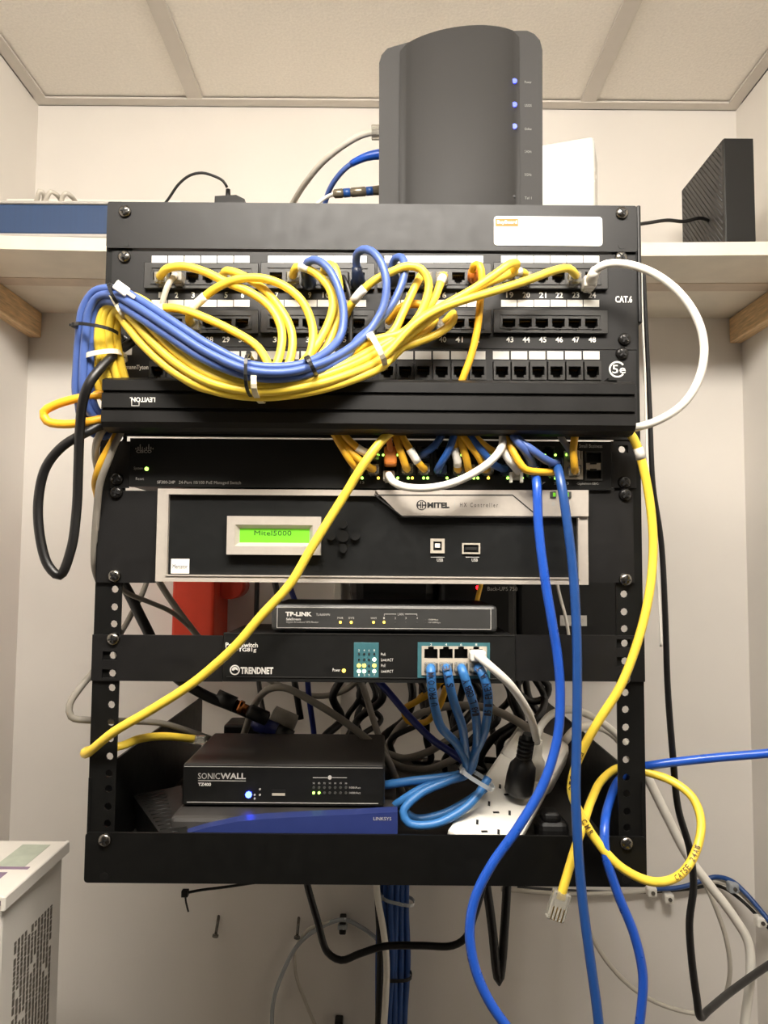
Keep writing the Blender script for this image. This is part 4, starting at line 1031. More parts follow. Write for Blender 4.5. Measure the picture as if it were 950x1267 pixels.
patch(13, 'soft blue patch cable in socket 13, the small loop right of the tall one', [(486, 350, -12), (486, 344, -18), (485, 330, -24), (489, 320, -30), (497, 319, -36), (501, 330, -40), (497, 352, -43), (485, 377, -45), (464, 402, -48), (443, 420, -54)], (1, 0), 0, m='c_blue_soft', boots=(0.020, 'boot_navy'), st=BB_ST)
# grey and black ones
o, path, r = cable('patch_cable', 'thin grey patch cable plugged into socket 2, hanging straight down', 'c_grey_warm', 7.5, [(218, 341, -12), (217, 341, -22), (211, 347, -28), (205, 360, -28), (201, 376, -25), (199, 393, -20), (199, 403, -12)], 'patch cables of the upper panel'); clear_plug(218, 341, UP/1000, o, w=13, h=12, m='c_grey')
o, path, r = cable('patch_cable', 'thin black patch cable plugged into socket 11, hanging down behind the yellow sleeve', 'c_black', 6, [(424, 342, -12), (425, 343, -20), (430, 355, -25), (434, 375, -25), (434, 400, -24), (434, 430, -24), (434, 458, -24), (436, 480, -20)], 'patch cables of the upper panel'); clear_plug(424, 342, UP/1000, o, m='c_black')
o, path, r = cable('patch_cable', 'orange patch cable from socket 18 falling straight behind the duct', 'c_orange', 9.5, [(587, 343, -12), (585, 341, -20), (586, 329, -30), (593, 328, -36), (596, 343, -36), (594, 375, -34), (590, 410, -32), (582, 443, -30), (572, 470, -28), (566, 490, -24)], 'patch cables of the upper panel'); boot(path, r, 0, 0.018, 'c_copper', o)
o, path, r = cable('patch_cable', 'white patch cable from socket 24 looping wide past the right edge of the rack', 'c_white', 10.5, [(731, 347, -12), (732, 345, -22), (737, 334, -32), (750, 327, -38), (775, 327, -42), (808, 338, -46), (840, 362, -48), (863, 396, -48), (871, 432, -46), (864, 470, -44), (845, 500, -42), (815, 520, -38), (784, 529, -30), (750, 527, -24)], 'patch cables of the upper panel'); boot(path, r, 0, 0.026, 'c_white', o, k0=1.7)
clear_plug(731, 347, UP/1000, o, m='c_white')

# ------------------------------------------------------------------ cable ties
def tie(label, px, py, Ymm, ang, hu, hv, m, w=3.6, head=0.0, tail=0.0, group='cable ties'):
    """band round a bundle: ang = photo angle of the band direction, hu half height px, hv half depth mm"""
    C = P(px, py, Ymm/1000); k = K(Ymm/1000); a = math.radians(ang)
    n = Vector((math.cos(a), 0, -math.sin(a))); t = Vector((math.sin(a), 0, math.cos(a)))
    t_ = thing('cable_tie', C, label, 'cable tie', group)
    mb = MB(); N = 22; vs = []
    for i in range(N):
        th = 2*math.pi*i/N; sx = abs(math.cos(th))**0.7*math.copysign(1, math.cos(th)); sy = abs(math.sin(th))**0.7*math.copysign(1, math.sin(th))
        for e, s in ((0, -1), (0, 1), (0.0009, 1), (0.0009, -1)):
            vs.append(C + n*sx*(hu*k+e) + Vector((0, 1, 0))*sy*(hv/1000+e) + t*s*w*k/2)
    fs = [(4*i+j, 4*((i+1) % N)+j, 4*((i+1) % N)+(j+1) % 4, 4*i+(j+1) % 4) for i in range(N) for j in range(4)]
    mb.add(vs, fs); mb.build('strap', m, t_)
    hp = C - n*(hu*k) - Vector((0, hv/1000*.5, 0)) if head <= 0 else C + n*hu*k - Vector((0, hv/1000*.5, 0))
    T = Matrix((n, Vector((0, 1, 0)), t)).transposed().to_4x4(); T.translation = hp
    MB().rbox(-0.002, 0.003, -0.003, 0.003, -w*k*.75, w*k*.75, 0.0008, 1, 0, T).build('head', m, t_)
    if tail: MB().rbox(-tail*k, 0.0, -0.0012, 0.0, -w*k*.4, w*k*.4, 0.0004, 1, 0, T).build('tail', m, t_)
    return t_
tie('cream tie holding the yellow fan together right of the blue loops', 467, 437, -46, 62, 20, 21, 'tie_white', 7)
tie('cream tie round the yellow bundle beside the black one', 320, 480, -70, 88, 15, 24, 'tie_white', 7)
tie('tall black tie round the blue and yellow bundles', 311, 467, -78, 90, 24, 26, 'tie_black', 4)
tie('short slanted black tie round the blue cables under their arches', 386, 455, -78, 62, 10.5, 12, 'tie_black', 5)
tie('black tie round the blue cables at the top of the left bend', 144, 368, -62, 66, 12, 12, 'tie_black', 4)
tie('cream tie across the yellow cables descending at the left', 131, 443, -34, -10, 23, 17, 'tie_white', 6)
tie('cream tie round the yellow cables at the top of the left bend', 152, 383, -50, 60, 20, 18, 'tie_white', 6)
tie('black tie with round tail end round the left bend of both bundles', 123, 411, -42, 8, 26, 20, 'tie_black', 4, tail=6)
q = P(152, 358, -0.075); T = Matrix.Translation(q) @ Matrix.Rotation(math.radians(35), 4, 'Y')
t_ = thing('tie_tag', q, 'white tie tag sticking up beside the left bend of the blue cables', 'tag')
MB().rbox(-0.008, 0.005, -0.001, 0.001, -0.004, 0.004, 0.0008, 1, 0, T).build('tag_plate', 'paper_white', t_); MB().rbox(0.004, 0.012, -0.0008, 0.0008, -0.0016, 0.0016, 0.0005, 1, 0, T).build('tag_stem', 'tie_white', t_)

# ------------------------------------------------------------------ cables at the left of the rack
cable('power_cable', 'thick black cable hanging in a long loop left of the rack', 'c_black', 12, [(176, 415, -22), (156, 428, -28), (135, 445, -46), (112, 472, -58), (103, 495, -56), (99, 530, -48), (97, 580, -42), (95, 630, -38), (88, 680, -38), (74, 712, -38), (60, 700, -38), (49, 660, -38), (48, 615, -38), (57, 578, -40), (78, 552, -42), (105, 536, -40), (132, 524, -30), (170, 520, -18)])
cable('patch_cable', 'amber cable making a flat loop out of the left end of the duct', 'c_amber', 11, [(165, 488, -28), (128, 488, -36), (95, 493, -40), (66, 502, -40), (54, 510, -40), (58, 521, -40), (80, 525, -40), (108, 522, -38), (130, 518, -34), (165, 515, -24)])
for i, (lb, pts) in enumerate((('soft blue cable crossing behind the black loop at the left end of the duct', [(98, 470, -34), (103, 498, -30), (118, 514, -26), (135, 506, -22), (160, 500, -18)]),
                            ('soft blue cable curling lowest at the left end of the duct', [(96, 480, -30), (100, 515, -28), (112, 534, -22), (130, 540, -15), (148, 528, -12)]),
                            ('soft blue cable dipping between the two amber strands', [(103, 500, -26), (114, 522, -22), (124, 528, -18), (140, 515, -15), (160, 505, -14)]))):
    cable('patch_cable', lb, 'c_blue_soft', 10, pts)
cable('patch_cable', 'short grey cable dropping from the left end of the duct', 'c_grey_warm', 9, [(128, 530, -26), (120, 545, -26), (118, 562, -20), (121, 582, -2), (123, 600, 34), (125, 640, 60)])
cable('patch_cable', 'dull yellow cable beside the grey ones at the left ear of the black switch', 'c_orange', 9, [(148, 530, -20), (138, 548, -24), (125, 572, -24), (118, 595, -14), (120, 612, 10), (126, 640, 50)])
cable('patch_cable', 'long grey cable running down the left rail edge', 'c_grey', 9, [(152, 530, -18), (144, 545, -24), (133, 572, -24), (124, 597, -18), (120, 630, -8), (117.5, 665, 0), (117, 700, 10), (123, 720, 36), (135, 735, 60)])
cable('patch_cable', 'grey cable bulging out left of the rail beside the small switch', 'c_grey', 8, [(150, 780, 60), (118, 828, 40), (100, 850, 25), (86, 872, 20), (88, 887, 20), (110, 891, 30), (150, 892, 60), (200, 895, 110), (240, 907, 150), (290, 925, 200)])

# ------------------------------------------------------------------ cables in the switch
def swc(label, m, pts, row, sleeves=(), plugm='clear_plastic', dia=9.5):
    o, path, r = cable('patch_cable', label, m, dia, pts, 'cables in the black rack switch', sleeves)
    clear_plug(pts[0][0], pts[0][1], SWF, o, 14, 12, m=plugm, out=0.010); return o
swc('leftmost yellow cable in the black switch, slanting up to the left', 'c_orange', [(441, 579, -10), (440, 578, -20), (432, 568, -26), (421, 550, -26), (412, 534, -22), (405, 515, -18)], 1)
swc('yellow cable with white sleeve, second from the left in the black switch', 'c_orange', [(462, 561, -10), (460, 562, -20), (448, 558, -26), (435, 548, -28), (424, 535, -24), (418, 515, -18)], 0, [(0.013, 0.032, S)])
swc('yellow cable from the lower row running up beside the leftmost one in the switch', 'c_orange', [(462, 580, -10), (460, 580, -20), (447, 571, -25), (430, 556, -26), (418, 540, -24), (410, 515, -18)], 1)
o = swc('orange cable with orange boot hanging into the black switch', 'c_copper', [(483, 563, -10), (483, 563, -18), (483, 556, -25), (481, 543, -26), (480, 525, -20)], 0, plugm='c_copper', dia=8)
q = P(483, 567, -0.022); MB().rbox(q.x-0.0055, q.x+0.0055, -0.026, -0.006, q.z-0.006, q.z+0.010, 0.002).build('boot', 'c_copper', o)
o = swc('white cable swooping in a low curve in front of the black switch', 'c_white', [(481, 588, -10), (481, 588, -20), (486, 596, -28), (499, 602, -34), (525, 604, -38), (555, 599, -40), (585, 586, -40), (610, 568, -38), (621, 552, -34), (622, 538, -28), (620, 515, -20)], 1, plugm='c_grey_warm', dia=10)
swc('yellow cable right of the orange boot in the black switch', 'c_orange', [(504, 579, -10), (503, 580, -20), (499, 568, -26), (492, 548, -26), (487, 530, -22), (485, 515, -18)], 1)
swc('yellow cable with white sleeve right of the orange boot in the black switch', 'c_orange', [(525, 579, -10), (524, 580, -20), (517, 572, -26), (507, 556, -28), (497, 540, -26), (490, 520, -20)], 1, [(0.018, 0.034, S)])
swc('dark blue cable bending in shadow into the black switch', 'c_blue_deep', [(525, 561, -10), (522, 563, -18), (526, 560, -25), (538, 551, -28), (546, 538, -26), (552, 515, -20)], 0, plugm='boot_navy')
swc('mid blue cable slanting up to the right in the middle of the black switch', 'c_blue_deep', [(546, 580, -10), (541, 582, -20), (546, 573, -27), (555, 557, -30), (561, 540, -28), (565, 515, -20)], 1, plugm='boot_navy')
swc('yellow cable with white sleeve in the middle of the black switch', 'c_orange', [(568, 580, -10), (566, 581, -18), (566, 571, -24), (562, 555, -26), (562, 538, -24), (563, 515, -18)], 1, [(0.012, 0.030, S)])
swc('yellow cable dropping in the middle of the black switch right of the white sleeve', 'c_orange', [(584, 580, -10), (580, 582, -18), (577, 568, -25), (571, 550, -27), (566, 535, -24), (565, 515, -18)], 1)
swc('yellow cable with pale patch reaching to the lower row behind the white swoop', 'c_orange', [(604, 580, -10), (600, 581, -18), (593, 566, -25), (580, 549, -28), (569, 535, -26), (566, 515, -20)], 1)
swc('blue cable slanting down to the right behind the white swoop', 'c_blue_deep', [(628, 580, -10), (622, 580, -18), (610, 574, -26), (598, 560, -29), (586, 546, -28), (576, 530, -24), (572, 515, -20)], 1, plugm='boot_navy')
swc('short yellow cable in the upper row behind the white swoop', 'c_orange', [(614, 561, -10), (612, 560, -18), (604, 555, -24), (594, 547, -26), (584, 536, -24), (580, 515, -20)], 0)
o = swc('white cable with two pronged clip plug right of the white swoop', 'c_white', [(640, 585, -10), (640, 582, -20), (634, 575, -27), (626, 564, -30), (622, 550, -28), (622, 530, -24)], 1, plugm='c_white')
for px in (632.5, 645.5):
    mb = MB(); boxpx(mb, px-1.8, 584, px+1.8, 597, -0.020, -0.016, r=0.0005); mb.build('clip_prong', 'c_white', o)
swc('yellow cable curving right along the black switch', 'c_orange', [(686, 583, -10), (680, 584, -22), (665, 584, -30), (650, 581, -34), (641, 570, -34), (632, 553, -32), (624, 538, -28), (620, 515, -22)], 1)
swc('bright soft blue cable bending down into the black switch near its right end', 'c_blue_soft', [(659, 580, -10), (659, 579, -20), (655, 567, -30), (648, 555, -36), (640, 546, -36), (634, 535, -30), (632, 515, -22)], 1, plugm='boot_navy', dia=11)
swc('bright soft blue cable slanting right to the upper row of the black switch', 'c_blue_soft', [(690, 572, -10), (684, 573, -24), (672, 567, -32), (657, 556, -36), (644, 547, -34), (636, 535, -28), (634, 515, -20)], 0, plugm='boot_navy', dia=10.5)
swc('grey cable slanting into the far right socket of the black switch', 'c_grey', [(711, 563, -10), (708, 562, -18), (702, 553, -24), (694, 541, -26), (685, 520, -20)], 0, plugm='c_grey', dia=8)
swc('yellow cable hanging into the far right socket of the black switch', 'c_orange', [(711, 582, -10), (711, 582, -20), (710, 570, -26), (709, 555, -27), (711, 540, -26), (713, 515, -20)], 1)

# long hanging ones
o, path, r = cable('network_cable', 'bright blue cable hanging from the black switch in a wide curve past the tray', 'c_blue', 12, [(661, 583, -10), (662, 586, -22), (664, 600, -32), (666, 650, -36), (673, 710, -38), (682, 765, -38), (690, 815, -36), (693, 865, -34), (689, 915, -34), (672, 970, -36), (640, 1025, -40), (608, 1070, -42), (588, 1110, -44), (581, 1150, -46), (587, 1195, -48), (606, 1240, -50), (650, 1300, -52)])
clear_plug(661, 583, SWF, o, 14, 12, m='boot_navy')
o, path, r = cable('network_cable', 'dull blue cable hanging straight down from the right end of the black switch', 'c_blue_deep', 12, [(689, 580, -10), (690, 580, -24), (694, 598, -34), (702, 650, -38), (709, 710, -38), (713, 780, -38), (714, 850, -38), (713, 920, -38), (712, 980, -40), (715, 1050, -42), (720, 1110, -42), (729, 1180, -42), (738, 1245, -42), (744, 1300, -42)])
clear_plug(689, 580, SWF, o, 14, 12, m='boot_navy')
o, path, r = cable('network_cable', 'long yellow cable slanting across the rack to the left rail and round it', 'c_yellow', 11.5, [(505, 515, -20), (492, 528, -26), (476, 541, -33), (452, 571, -38), (429, 608, -36), (407, 643, -36), (384, 680, -36), (359, 722, -36), (322, 763, -36), (293, 797, -34), (262, 826, -30), (233, 849, -28), (184, 880, -24), (140, 906, -18), (108, 932, -2), (105, 931, 14), (112, 928, 34), (150, 923, 44), (170, 915, 60), (200, 911, 90), (240, 914, 130)])
q = path[-1]; MB().rbox(q.x-0.004, q.x+0.012, q.y-0.004, q.y+0.004, q.z-0.005, q.z+0.003, 0.001).build('plug', 'clear_plastic', o)
o, path, r = cable('network_cable', 'yellow cable down the right rail ending in a loop with a loose clear plug', 'c_yellow', 11, [(760, 518, -20), (774, 530, -26), (784, 543, -30), (795, 575, -28), (805, 630, -24), (808, 680, -22), (803, 735, -24), (790, 790, -26), (768, 848, -26), (740, 893, -22), (722, 925, -16), (710, 955, -12), (707, 980, -12), (716, 1003, -14), (735, 1036, -20), (768, 1073, -24), (808, 1091, -22), (842, 1082, -12), (862, 1050, 0), (867, 1015, 10), (856, 986, 20), (830, 966, 32), (802, 956, 42), (780, 950, 46), (763, 951, 42), (744, 966, 30), (731, 992, 10), (721, 1022, -16), (710, 1055, -26), (700, 1088, -28), (693, 1112, -28)], sleeves=[(0.030, 0.044, S)])
lp = arc(path)[-1]; letters_on(path, r, lp-0.455, 'E188630-C (UL) CMR', 0.0042, o, 'print_brown', False); letters_on(path, r, lp-0.30, 'CAT5E 24AWG', 0.0042, o, 'print_brown', False)
e0, e1 = path[-8], path[-1]; dr = (e1-e0).normalized(); sx = Vector((0, 1, 0)).cross(dr).normalized(); T = Matrix((sx, Vector((0, 1, 0)), dr)).transposed().to_4x4(); T.translation = e1
pl = MB().rbox(-0.0075, 0.0075, -0.004, 0.004, -0.006, 0.017, 0.001, 1, 0, T).build('plug', 'clear_plastic', o)
for k in range(4): MB().box(-0.005+0.003*k, -0.0042+0.003*k, -0.0043, -0.003, 0.006, 0.0165, 0, T).build('contact', 'gold', pl)
cable('network_cable', 'blue cable coming from the right edge, passing behind the rail and hanging down', 'c_blue', 11, [(1000, 926, 10), (950, 932, 18), (880, 938, 28), (812, 946, 40), (782, 952, 48), (765, 966, 38), (754, 992, 18), (748, 1022, -14), (749, 1055, -22), (764, 1105, -22), (784, 1155, -20), (795, 1205, -18), (793, 1250, -16), (786, 1300, -14)])
cable('power_cable', 'long black cord hanging beside the right rail and turning at the bottom right', 'c_black', (5, 12), [(796, 330, 20), (800, 420, 24), (804, 510, 26), (808, 600, 28), (818, 670, 30), (823, 760, 34), (826, 850, 40), (832, 930, 46), (839, 1000, 52), (853, 1050, 58), (858, 1095, 62), (853, 1140, 66), (856, 1190, 74), (862, 1235, 82), (866, 1258, 92), (876, 1250, 110), (905, 1226, 170), (960, 1188, 260), (1010, 1160, 330)])
cable('thin_cable', 'thin white wire running beside the black cord at the top right of the rack', 'c_white', 3, [(793, 330, 15), (795, 400, 19), (798, 470, 21), (799, 520, 22), (801, 580, 23), (808, 650, 24), (814, 720, 30), (818, 800, 34)])
cable('thin_cable', 'thin black cord from the upright drive to the rack', 'c_black', 4.5, [(770, 280, 262), (800, 276, 268), (825, 272.5, 275), (845, 274, 285), (868, 270, 300), (890, 282, 330)])

# ------------------------------------------------------------------ light blue cables in the small switch
LB = [('first from the left', 533, [(533, 826, -12), (533, 829, -22), (534, 850, -20), (538, 875, -6), (546, 900, 14), (566, 922, 36), (577, 945, 52), (574, 956, 60), (545, 962, 62), (510, 966, 64), (476, 971, 72), (440, 972, 120)], 'UPROOM', 0.014),
      ('second from the left', 551.6, [(552, 826, -12), (553, 829, -22), (556, 845, -20), (562, 870, -6), (572, 900, 18), (576, 930, 44), (580, 950, 58), (560, 964, 60), (525, 974, 60), (495, 992, 62), (480, 1004, 80)], 'STE', 0.010),
      ('third from the left', 570.2, [(570, 826, -12), (572, 829, -22), (578, 848, -20), (586, 872, -6), (590, 905, 20), (588, 932, 46), (580, 955, 58), (555, 966, 56), (520, 982, 52), (499, 1004, 46), (505, 1018, 44), (535, 1020, 44), (568, 1005, 48), (590, 985, 54), (604, 962, 60)], '148 LOBBY', 0.018),
      ('rightmost, curving out', 588.8, [(589, 826, -10), (594, 829, -22), (601, 845, -22), (604, 868, -10), (599, 905, 20), (586, 935, 46), (577, 958, 58), (548, 968, 62), (515, 985, 66), (500, 1000, 70), (512, 1012, 72), (545, 1008, 74), (580, 990, 76), (600, 975, 78)], '151 ELEVAT', 0.012)]
for lb, px, pts, s, at in LB:
    o, path, r = cable('network_cable', 'light blue handwritten cable in the lower row of the teal panel, ' + lb, 'c_blue_light', 10.5, pts, 'light blue cables in the small switch')
    clear_plug(px, 826, EF-0.0018, o, 14.5, 11, m='clear_plastic', out=0.008)
    letters_on(path, r, at, s, 0.0054, o)
tie('white tie round the gathered light blue cables beside the power strip', 590, 962, 58, 30, 22, 18, 'tie_clear', 5)
o, path, r = cable('network_cable', 'white cable with angular plug in the upper row of the teal panel', 'c_white', 10, [(589, 809, -12), (592, 812, -26), (606, 824, -30), (628, 844, -24), (646, 868, -6), (657, 890, 20), (662, 908, 50), (664, 918, 80)])
mb = MB(); boxpx(mb, 582, 806, 602, 819, -0.024, EF, r=0.002); mb.build('plug', 'c_white', o)

# ------------------------------------------------------------------ cables seen through the rack and in the tray
BK = [('thick black strap like cable slanting behind the left rail above the small switch', 'c_black', 13, [(140, 700, 130), (160, 735, 130), (180, 775, 130), (210, 830, 140), (250, 858, 150), (290, 875, 165), (320, 888, 180)]),
      ('thin dark grey cable curving behind the left rail above the small switch', 'c_grey', 6, [(140, 715, 70), (155, 732, 90), (185, 745, 120), (210, 756, 150), (230, 772, 180), (250, 795, 200)]),
      ('grey cable slanting down in front of the red wall box', 'c_grey', 8, [(180, 690, 160), (203, 730, 170), (225, 762, 180), (245, 788, 190), (275, 830, 200)]),
      ('grey cable crossing to the lower left behind the left rail', 'c_grey', 7, [(190, 690, 200), (178, 730, 190), (160, 765, 170), (145, 795, 150), (150, 830, 120)]),
      ('black cable hanging straight down the wall right of the red box', 'c_black', 6, [(318, 650, 440), (318, 720, 440), (317, 790, 440), (322, 860, 420), (330, 900, 380)]),
      ('black cable behind the left corner of the small router', 'c_black', 8, [(335, 690, 300), (342, 730, 300), (350, 770, 300), (362, 830, 300), (372, 890, 300)]),
      ('navy cable beside the black one behind the small router', 'c_navy', 7, [(350, 690, 280), (360, 730, 280), (374, 770, 280), (382, 860, 290), (388, 905, 300), (390, 930, 300)]),
      ('dull yellow cable dropping behind the small router by the red light', 'c_orange', 6, [(600, 700, 330), (592, 735, 330), (584, 765, 320), (560, 830, 300), (520, 862, 280), (500, 880, 270)]),
      ('thin white wire in the dark right of the small router', 'c_white', 4, [(685, 700, 330), (692, 735, 330), (700, 765, 320), (704, 790, 310)]),
      ('grey cable arching over the firewall from its left side', 'c_grey', 9, [(296, 925, 210), (303, 905, 200), (315, 872, 190), (332, 853, 180), (352, 851, 175), (385, 867, 170), (425, 892, 165), (460, 920, 160), (482, 945, 155), (490, 970, 160)]),
      ('grey cable dropping from the small switch into the tangle', 'c_grey', 8, [(440, 830, 200), (449, 850, 200), (460, 885, 195), (470, 915, 190), (480, 940, 190), (500, 985, 190)]),
      ('grey cable sagging along under the small switch', 'c_grey', 7, [(330, 840, 330), (370, 858, 330), (400, 861, 330), (425, 855, 320), (445, 840, 300)]),
      ('navy cable slanting through the tangle to the light blue ones', 'c_navy', 9, [(455, 830, 180), (475, 850, 170), (505, 885, 150), (535, 915, 125), (560, 932, 105), (578, 945, 90)]),
      ('yellow cable looping in the tangle left of the light blue ones', 'c_orange', 8, [(548, 838, 170), (535, 855, 180), (515, 868, 185), (500, 878, 190), (505, 892, 190), (525, 894, 185), (542, 876, 175), (552, 850, 170)]),
      ('grey cable making a wide arch in the tangle behind the light blue ones', 'c_grey', 10, [(475, 950, 230), (480, 925, 230), (500, 895, 225), (535, 878, 220), (570, 873, 215), (605, 877, 205), (635, 890, 190), (655, 903, 170), (662, 912, 150)]),
      ('grey cable running low across the tangle towards the tie', 'c_grey', 9, [(478, 932, 210), (500, 938, 205), (530, 930, 200), (560, 912, 195), (590, 895, 200)]),
      ('second grey cable bowed low across the tangle above the light blue loops', 'c_grey', 9, [(478, 940, 180), (500, 950, 170), (530, 952, 160), (560, 940, 155), (590, 925, 160)]),
      ('white cable arching from the power strip to the right rail', 'c_white', 9, [(662, 920, 120), (668, 900, 130), (682, 884, 135), (705, 878, 140), (735, 888, 150), (762, 908, 160), (785, 935, 170)]),
      ('white cord leaving the end of the power strip towards the right', 'c_white', 10, [(698, 918, 175), (712, 903, 190), (735, 898, 200), (760, 910, 210), (790, 950, 220)]),
      ('black coiled cable hanging under the right of the small switch', 'c_black', 9, [(640, 838, 260), (642, 858, 260), (660, 868, 260), (675, 862, 260), (678, 848, 260), (665, 838, 260)]),
      ]
for lb, m, dia, pts in BK: cable('cable', lb, m, dia, pts, 'cables behind the equipment')
rn = random.Random(11)
for k in range(20):
    x = rn.uniform(410, 660); x2 = x + rn.uniform(-40, 40); Y = rn.uniform(230, 360)
    pts = [(x, 836, Y), (x+rn.uniform(-14, 14), 862, Y+rn.uniform(-20, 20)), (x+rn.uniform(-22, 22), 890, Y+rn.uniform(-25, 15)), (x2, 915, Y-rn.uniform(0, 30)), (x2+rn.uniform(-18, 18), 940, Y-rn.uniform(0, 20)), (x2+rn.uniform(-20, 20), min(955, 690+0.272*950/(Y/1000+.68)), Y)]
    cable('power_cable', 'black power cord among many in the dark tangle behind the light blue cables', 'c_black', rn.choice((7, 8, 9, 10)), pts, 'black cords in the tangle')
# coax joint and video plug
q0, q1 = P(268, 862, 0.16), P(332, 890, 0.16); cj = thing('coax_joint', q0.lerp(q1, .5), 'black cable joint with a copper coloured connector under the small switch', 'connector')
D = q1-q0
MB().tube([q0, q0+D*.35], 0.0085, 10).build('left_plug', 'c_black', cj); MB().tube([q0+D*.35, q0+D*.42, q0+D*.43, q0+D*.5, q0+D*.51, q0+D*.6], [0.006, 0.006, 0.0075, 0.0075, 0.0055, 0.0055], 10).build('coupler', 'copper', cj); MB().tube([q0+D*.6, q0+D*.65, q0+D*.97, q0+D], [0.006, 0.008, 0.008, 0.005], 10).build('right_plug', 'c_black', cj)
q0, q1 = P(336, 884, 0.20), P(366, 897, 0.20); D = q1-q0
MB().tube([q0, q0+D*.05, q0+D*.95, q0+D], [0.006, 0.011, 0.011, 0.006], 8).build('video_plug', 'c_grey', None, 'grey plug above the navy one behind the firewall', 'plug')
q0, q1 = P(312, 893, 0.19), P(362, 912, 0.19); D = q1-q0; vp = thing('video_plug', q0.lerp(q1, .5), 'translucent navy plug with black end lying behind the firewall', 'plug')
MB().tube([q0, q0+D*.1, q0+D*.6], [0.004, 0.009, 0.009], 10).build('shell', 'c_navy', vp); MB().tube([q0+D*.6, q0+D*.62, q0+D], [0.006, 0.0085, 0.007], 10).build('end', 'c_black', vp)

# ------------------------------------------------------------------ cables on top of the rack
o, path, r = cable('network_cable', 'grey cable with clear plug rising to the left edge of the modem', 'c_grey_warm', 8, [(350, 275, 250), (363, 250, 225), (378, 226, 190), (400, 200, 160), (425, 180, 140), (446, 168, 130), (460, 164, 128), (476, 163, 128)])
q = P(464, 164, 0.128); MB().rbox(q.x-0.004, q.x+0.010, 0.122, 0.134, q.z-0.006, q.z+0.006, 0.001).build('plug', 'clear_plastic', o)
o, path, r = cable('network_cable', 'blue cable with moulded boot curving up to the left edge of the modem', 'c_blue_soft', 7, [(398, 285, 200), (403, 248, 170), (413, 225, 150), (430, 206, 135), (448, 196, 128), (462, 192, 126), (476, 191, 126)])
boot(path, r, -0.040, 0, 'c_blue', o, k0=1.15, k1=1.9)
q0, q1 = P(412, 240, 0.13), P(476, 235, 0.13); D = q1-q0; cx_ = thing('coax_connector', q0.lerp(q1, .5), 'steel coax connector with two blue bands at the left foot of the modem', 'connector')
MB().tube([q0, q0+D*.03, q0+D*.18, q0+D*.19, q0+D*.35, q0+D*.36, q0+D*.62, q0+D*.63, q0+D], [0.003, 0.0048, 0.005, 0.0042, 0.0042, 0.005, 0.005, 0.0042, 0.0055], 12).build('barrel', 'coax_nickel', cx_)
for u in (.2, .64): MB().tube([q0+D*u, q0+D*(u+.13)], 0.0048, 12).build('blue_band', 'c_blue_deep', cx_)
cable('network_cable', 'pale cable end beside the coax connector on the rack', 'c_white', 5, [(385, 262, 150), (395, 250, 145), (408, 242, 140), (416, 240, 132)])
cable('thin_cable', 'thin black cord arching up from the adapter behind the rack', 'c_black', 3.5, [(195, 262, 320), (207, 248, 315), (221, 228, 310), (235, 217, 308), (250, 214, 308), (265, 218, 310), (276, 224, 312), (281, 232, 315)])
cable('network_cable', 'grey cable looped over the flat blue case, left loop', 'c_grey_warm', 6, [(40, 258, 300), (46, 247, 290), (49, 236, 285), (54, 240, 290), (53, 256, 310)])
cable('network_cable', 'grey cable looped over the flat blue case, middle loop', 'c_grey_warm', 6, [(54, 256, 290), (58, 244, 285), (63, 237, 283), (70, 241, 290), (76, 250, 320)])
cable('network_cable', 'grey cable looped over the flat blue case, right loop', 'c_grey_warm', 6, [(76, 256, 290), (77, 244, 285), (82, 239, 283), (88, 243, 290), (94, 250, 320)])

# ------------------------------------------------------------------ below the tray and on the back wall
cable('power_cable', 'black cord hanging in a wide swag below the tray', 'c_black', 8.5, [(372, 1060, 120), (381, 1098, 120), (393, 1140, 118), (405, 1178, 115), (422, 1188, 112), (445, 1180, 110), (475, 1171, 110), (520, 1170, 108), (560, 1170, 108), (576, 1160, 108), (588, 1130, 110), (597, 1098, 115), (604, 1060, 120)])
cable('power_cable', 'black cord hanging in a narrow point below the tray', 'c_black', 11, [(596, 1060, 150), (603, 1105, 150), (609, 1150, 150), (614, 1200, 150), (617, 1214, 150), (620, 1200, 152), (624, 1150, 158), (627, 1098, 165), (628, 1060, 170)])
for i, (x, Y) in enumerate(((470, 462), (477, 455), (483, 450), (490, 452), (496, 456), (502, 462), (487, 466), (494, 468))):
    cable('network_cable', 'deep blue cable in the bundle running down the wall below the tray', 'c_blue_deep', 8, [(x+2, 1050, Y), (x, 1120, Y-4), (x+(i % 3-1)*2, 1190, Y-4), (x-2, 1260, Y-2), (x-3, 1330, Y)], 'blue bundle on the wall below the tray')
cable('network_cable', 'white cable in front of the blue wall bundle below the tray', 'c_white', 8, [(464, 1070, 420), (467, 1110, 420), (474, 1150, 418), (478, 1190, 418), (477, 1235, 420), (472, 1300, 420)])
cable('power_cable', 'black cord beside the white cable in front of the blue wall bundle', 'c_black', 8, [(466, 1060, 435), (467, 1110, 435), (470, 1170, 434), (469, 1230, 434), (466, 1300, 435)])
tie('black tie with tail round the blue wall bundle', 488, 1206, 450, 0, 20, 16, 'tie_black', 4)
tie('white tie round the blue wall bundle just under the tray', 492, 1112, 452, 12, 20, 16, 'tie_clear', 4)
cable('clear_tube', 'clear twisted cable ring hanging on the wall hook', 'tie_clear', 5, [(336, 1280, 484), (338, 1240, 484), (349, 1205, 484), (368, 1170, 484), (392, 1150, 482), (424, 1138, 474), (448, 1148, 480), (470, 1165, 484)])
cable('clear_tube', 'second pale ring strand inside the clear ring on the wall', 'c_grey_warm', 4, [(395, 1280, 486), (378, 1240, 486), (366, 1205, 486), (366, 1175, 486), (382, 1150, 484), (412, 1140, 476)])
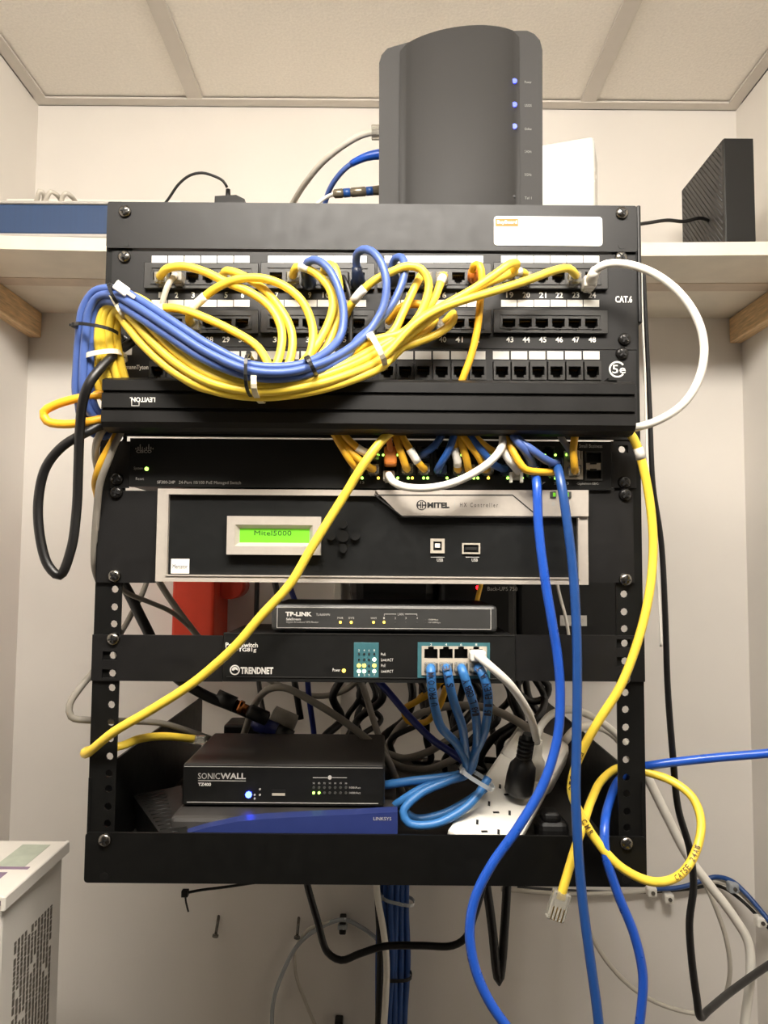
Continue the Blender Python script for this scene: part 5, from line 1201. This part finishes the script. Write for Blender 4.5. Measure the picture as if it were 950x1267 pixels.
o, path, r = cable('cable_tie', 'black tie end sticking out below the left of the tray', 'tie_black', 3.2, [(330, 1090, 70), (275, 1098, 60), (250, 1101, 50), (229, 1105, 45)], cat='cable tie')
q = path[-1]; MB().rbox(q.x-0.003, q.x+0.003, q.y-0.003, q.y+0.003, q.z-0.003, q.z+0.003, 0.0006).build('head', 'tie_black', o); MB().tube(smooth_path(W3([(229, 1106, 45), (230, 1116, 45), (233, 1128, 46)])), 0.0009, 5).build('tail', 'tie_black', o)
cable('network_cable', 'grey cable running along the wall under the tray to the right corner', 'c_grey_warm', 5.5, [(620, 1100, 485), (700, 1106, 488), (760, 1105, 488), (808, 1101, 486), (850, 1095, 485), (880, 1090, 482), (905, 1096, 470), (930, 1118, 450), (960, 1150, 420)])
cable('network_cable', 'blue cable running along the wall to the right corner', 'c_blue_deep', 5.5, [(800, 1100, 480), (840, 1098, 480), (868, 1090, 480), (885, 1085, 478), (905, 1090, 462), (925, 1108, 445), (960, 1150, 415)])
cable('network_cable', 'black wire running along the wall beneath the blue one', 'c_black', 4, [(640, 1098, 490), (700, 1102, 491), (790, 1104, 491), (850, 1100, 489), (888, 1096, 485), (915, 1112, 468), (960, 1158, 428)])
for px, py, Y, s in ((806, 1103, 0.478, 'small white clip on the wall cables below the right rail'), (827, 1111, 0.48, 'round pale wall plug under the wall cables'), (907, 1098, 0.455, 'clear clip on the wall cables near the right corner'), (941, 1140, 0.43, 'white clip on the wall cables at the right edge')):
    q = P(px, py, Y); t = thing('cable_clip', (q.x, Y, q.z), s, 'clip')
    MB().rbox(q.x-0.007, q.x+0.007, Y-0.006, Y+0.010, q.z-0.007, q.z+0.007, 0.003).build('saddle', 'tie_clear' if 'clear' in s else 'white_plastic', t); MB().cyl((q.x, Y-0.008, q.z), 0.0028, 0.003, 'Y', 10).build('nail', 'screw_metal', t)
cable('network_cable', 'thin white cable hanging in a big loop at the lower right', 'c_grey_warm', 5.5, [(720, 1080, 330), (717, 1110, 330), (728, 1150, 330), (755, 1195, 330), (790, 1228, 325), (830, 1247, 320), (868, 1253, 315), (893, 1238, 310), (903, 1205, 305), (899, 1165, 300), (886, 1125, 290), (868, 1085, 280), (845, 1040, 260), (815, 985, 230), (800, 960, 215), (780, 930, 200)])
cable('power_cable', 'thick white cord falling to the floor at the lower right', 'c_white', 11, [(780, 920, 180), (800, 960, 190), (825, 1010, 200), (850, 1058, 210), (880, 1098, 220), (908, 1135, 228), (926, 1168, 232), (928, 1210, 232), (922, 1260, 230), (918, 1310, 228)])
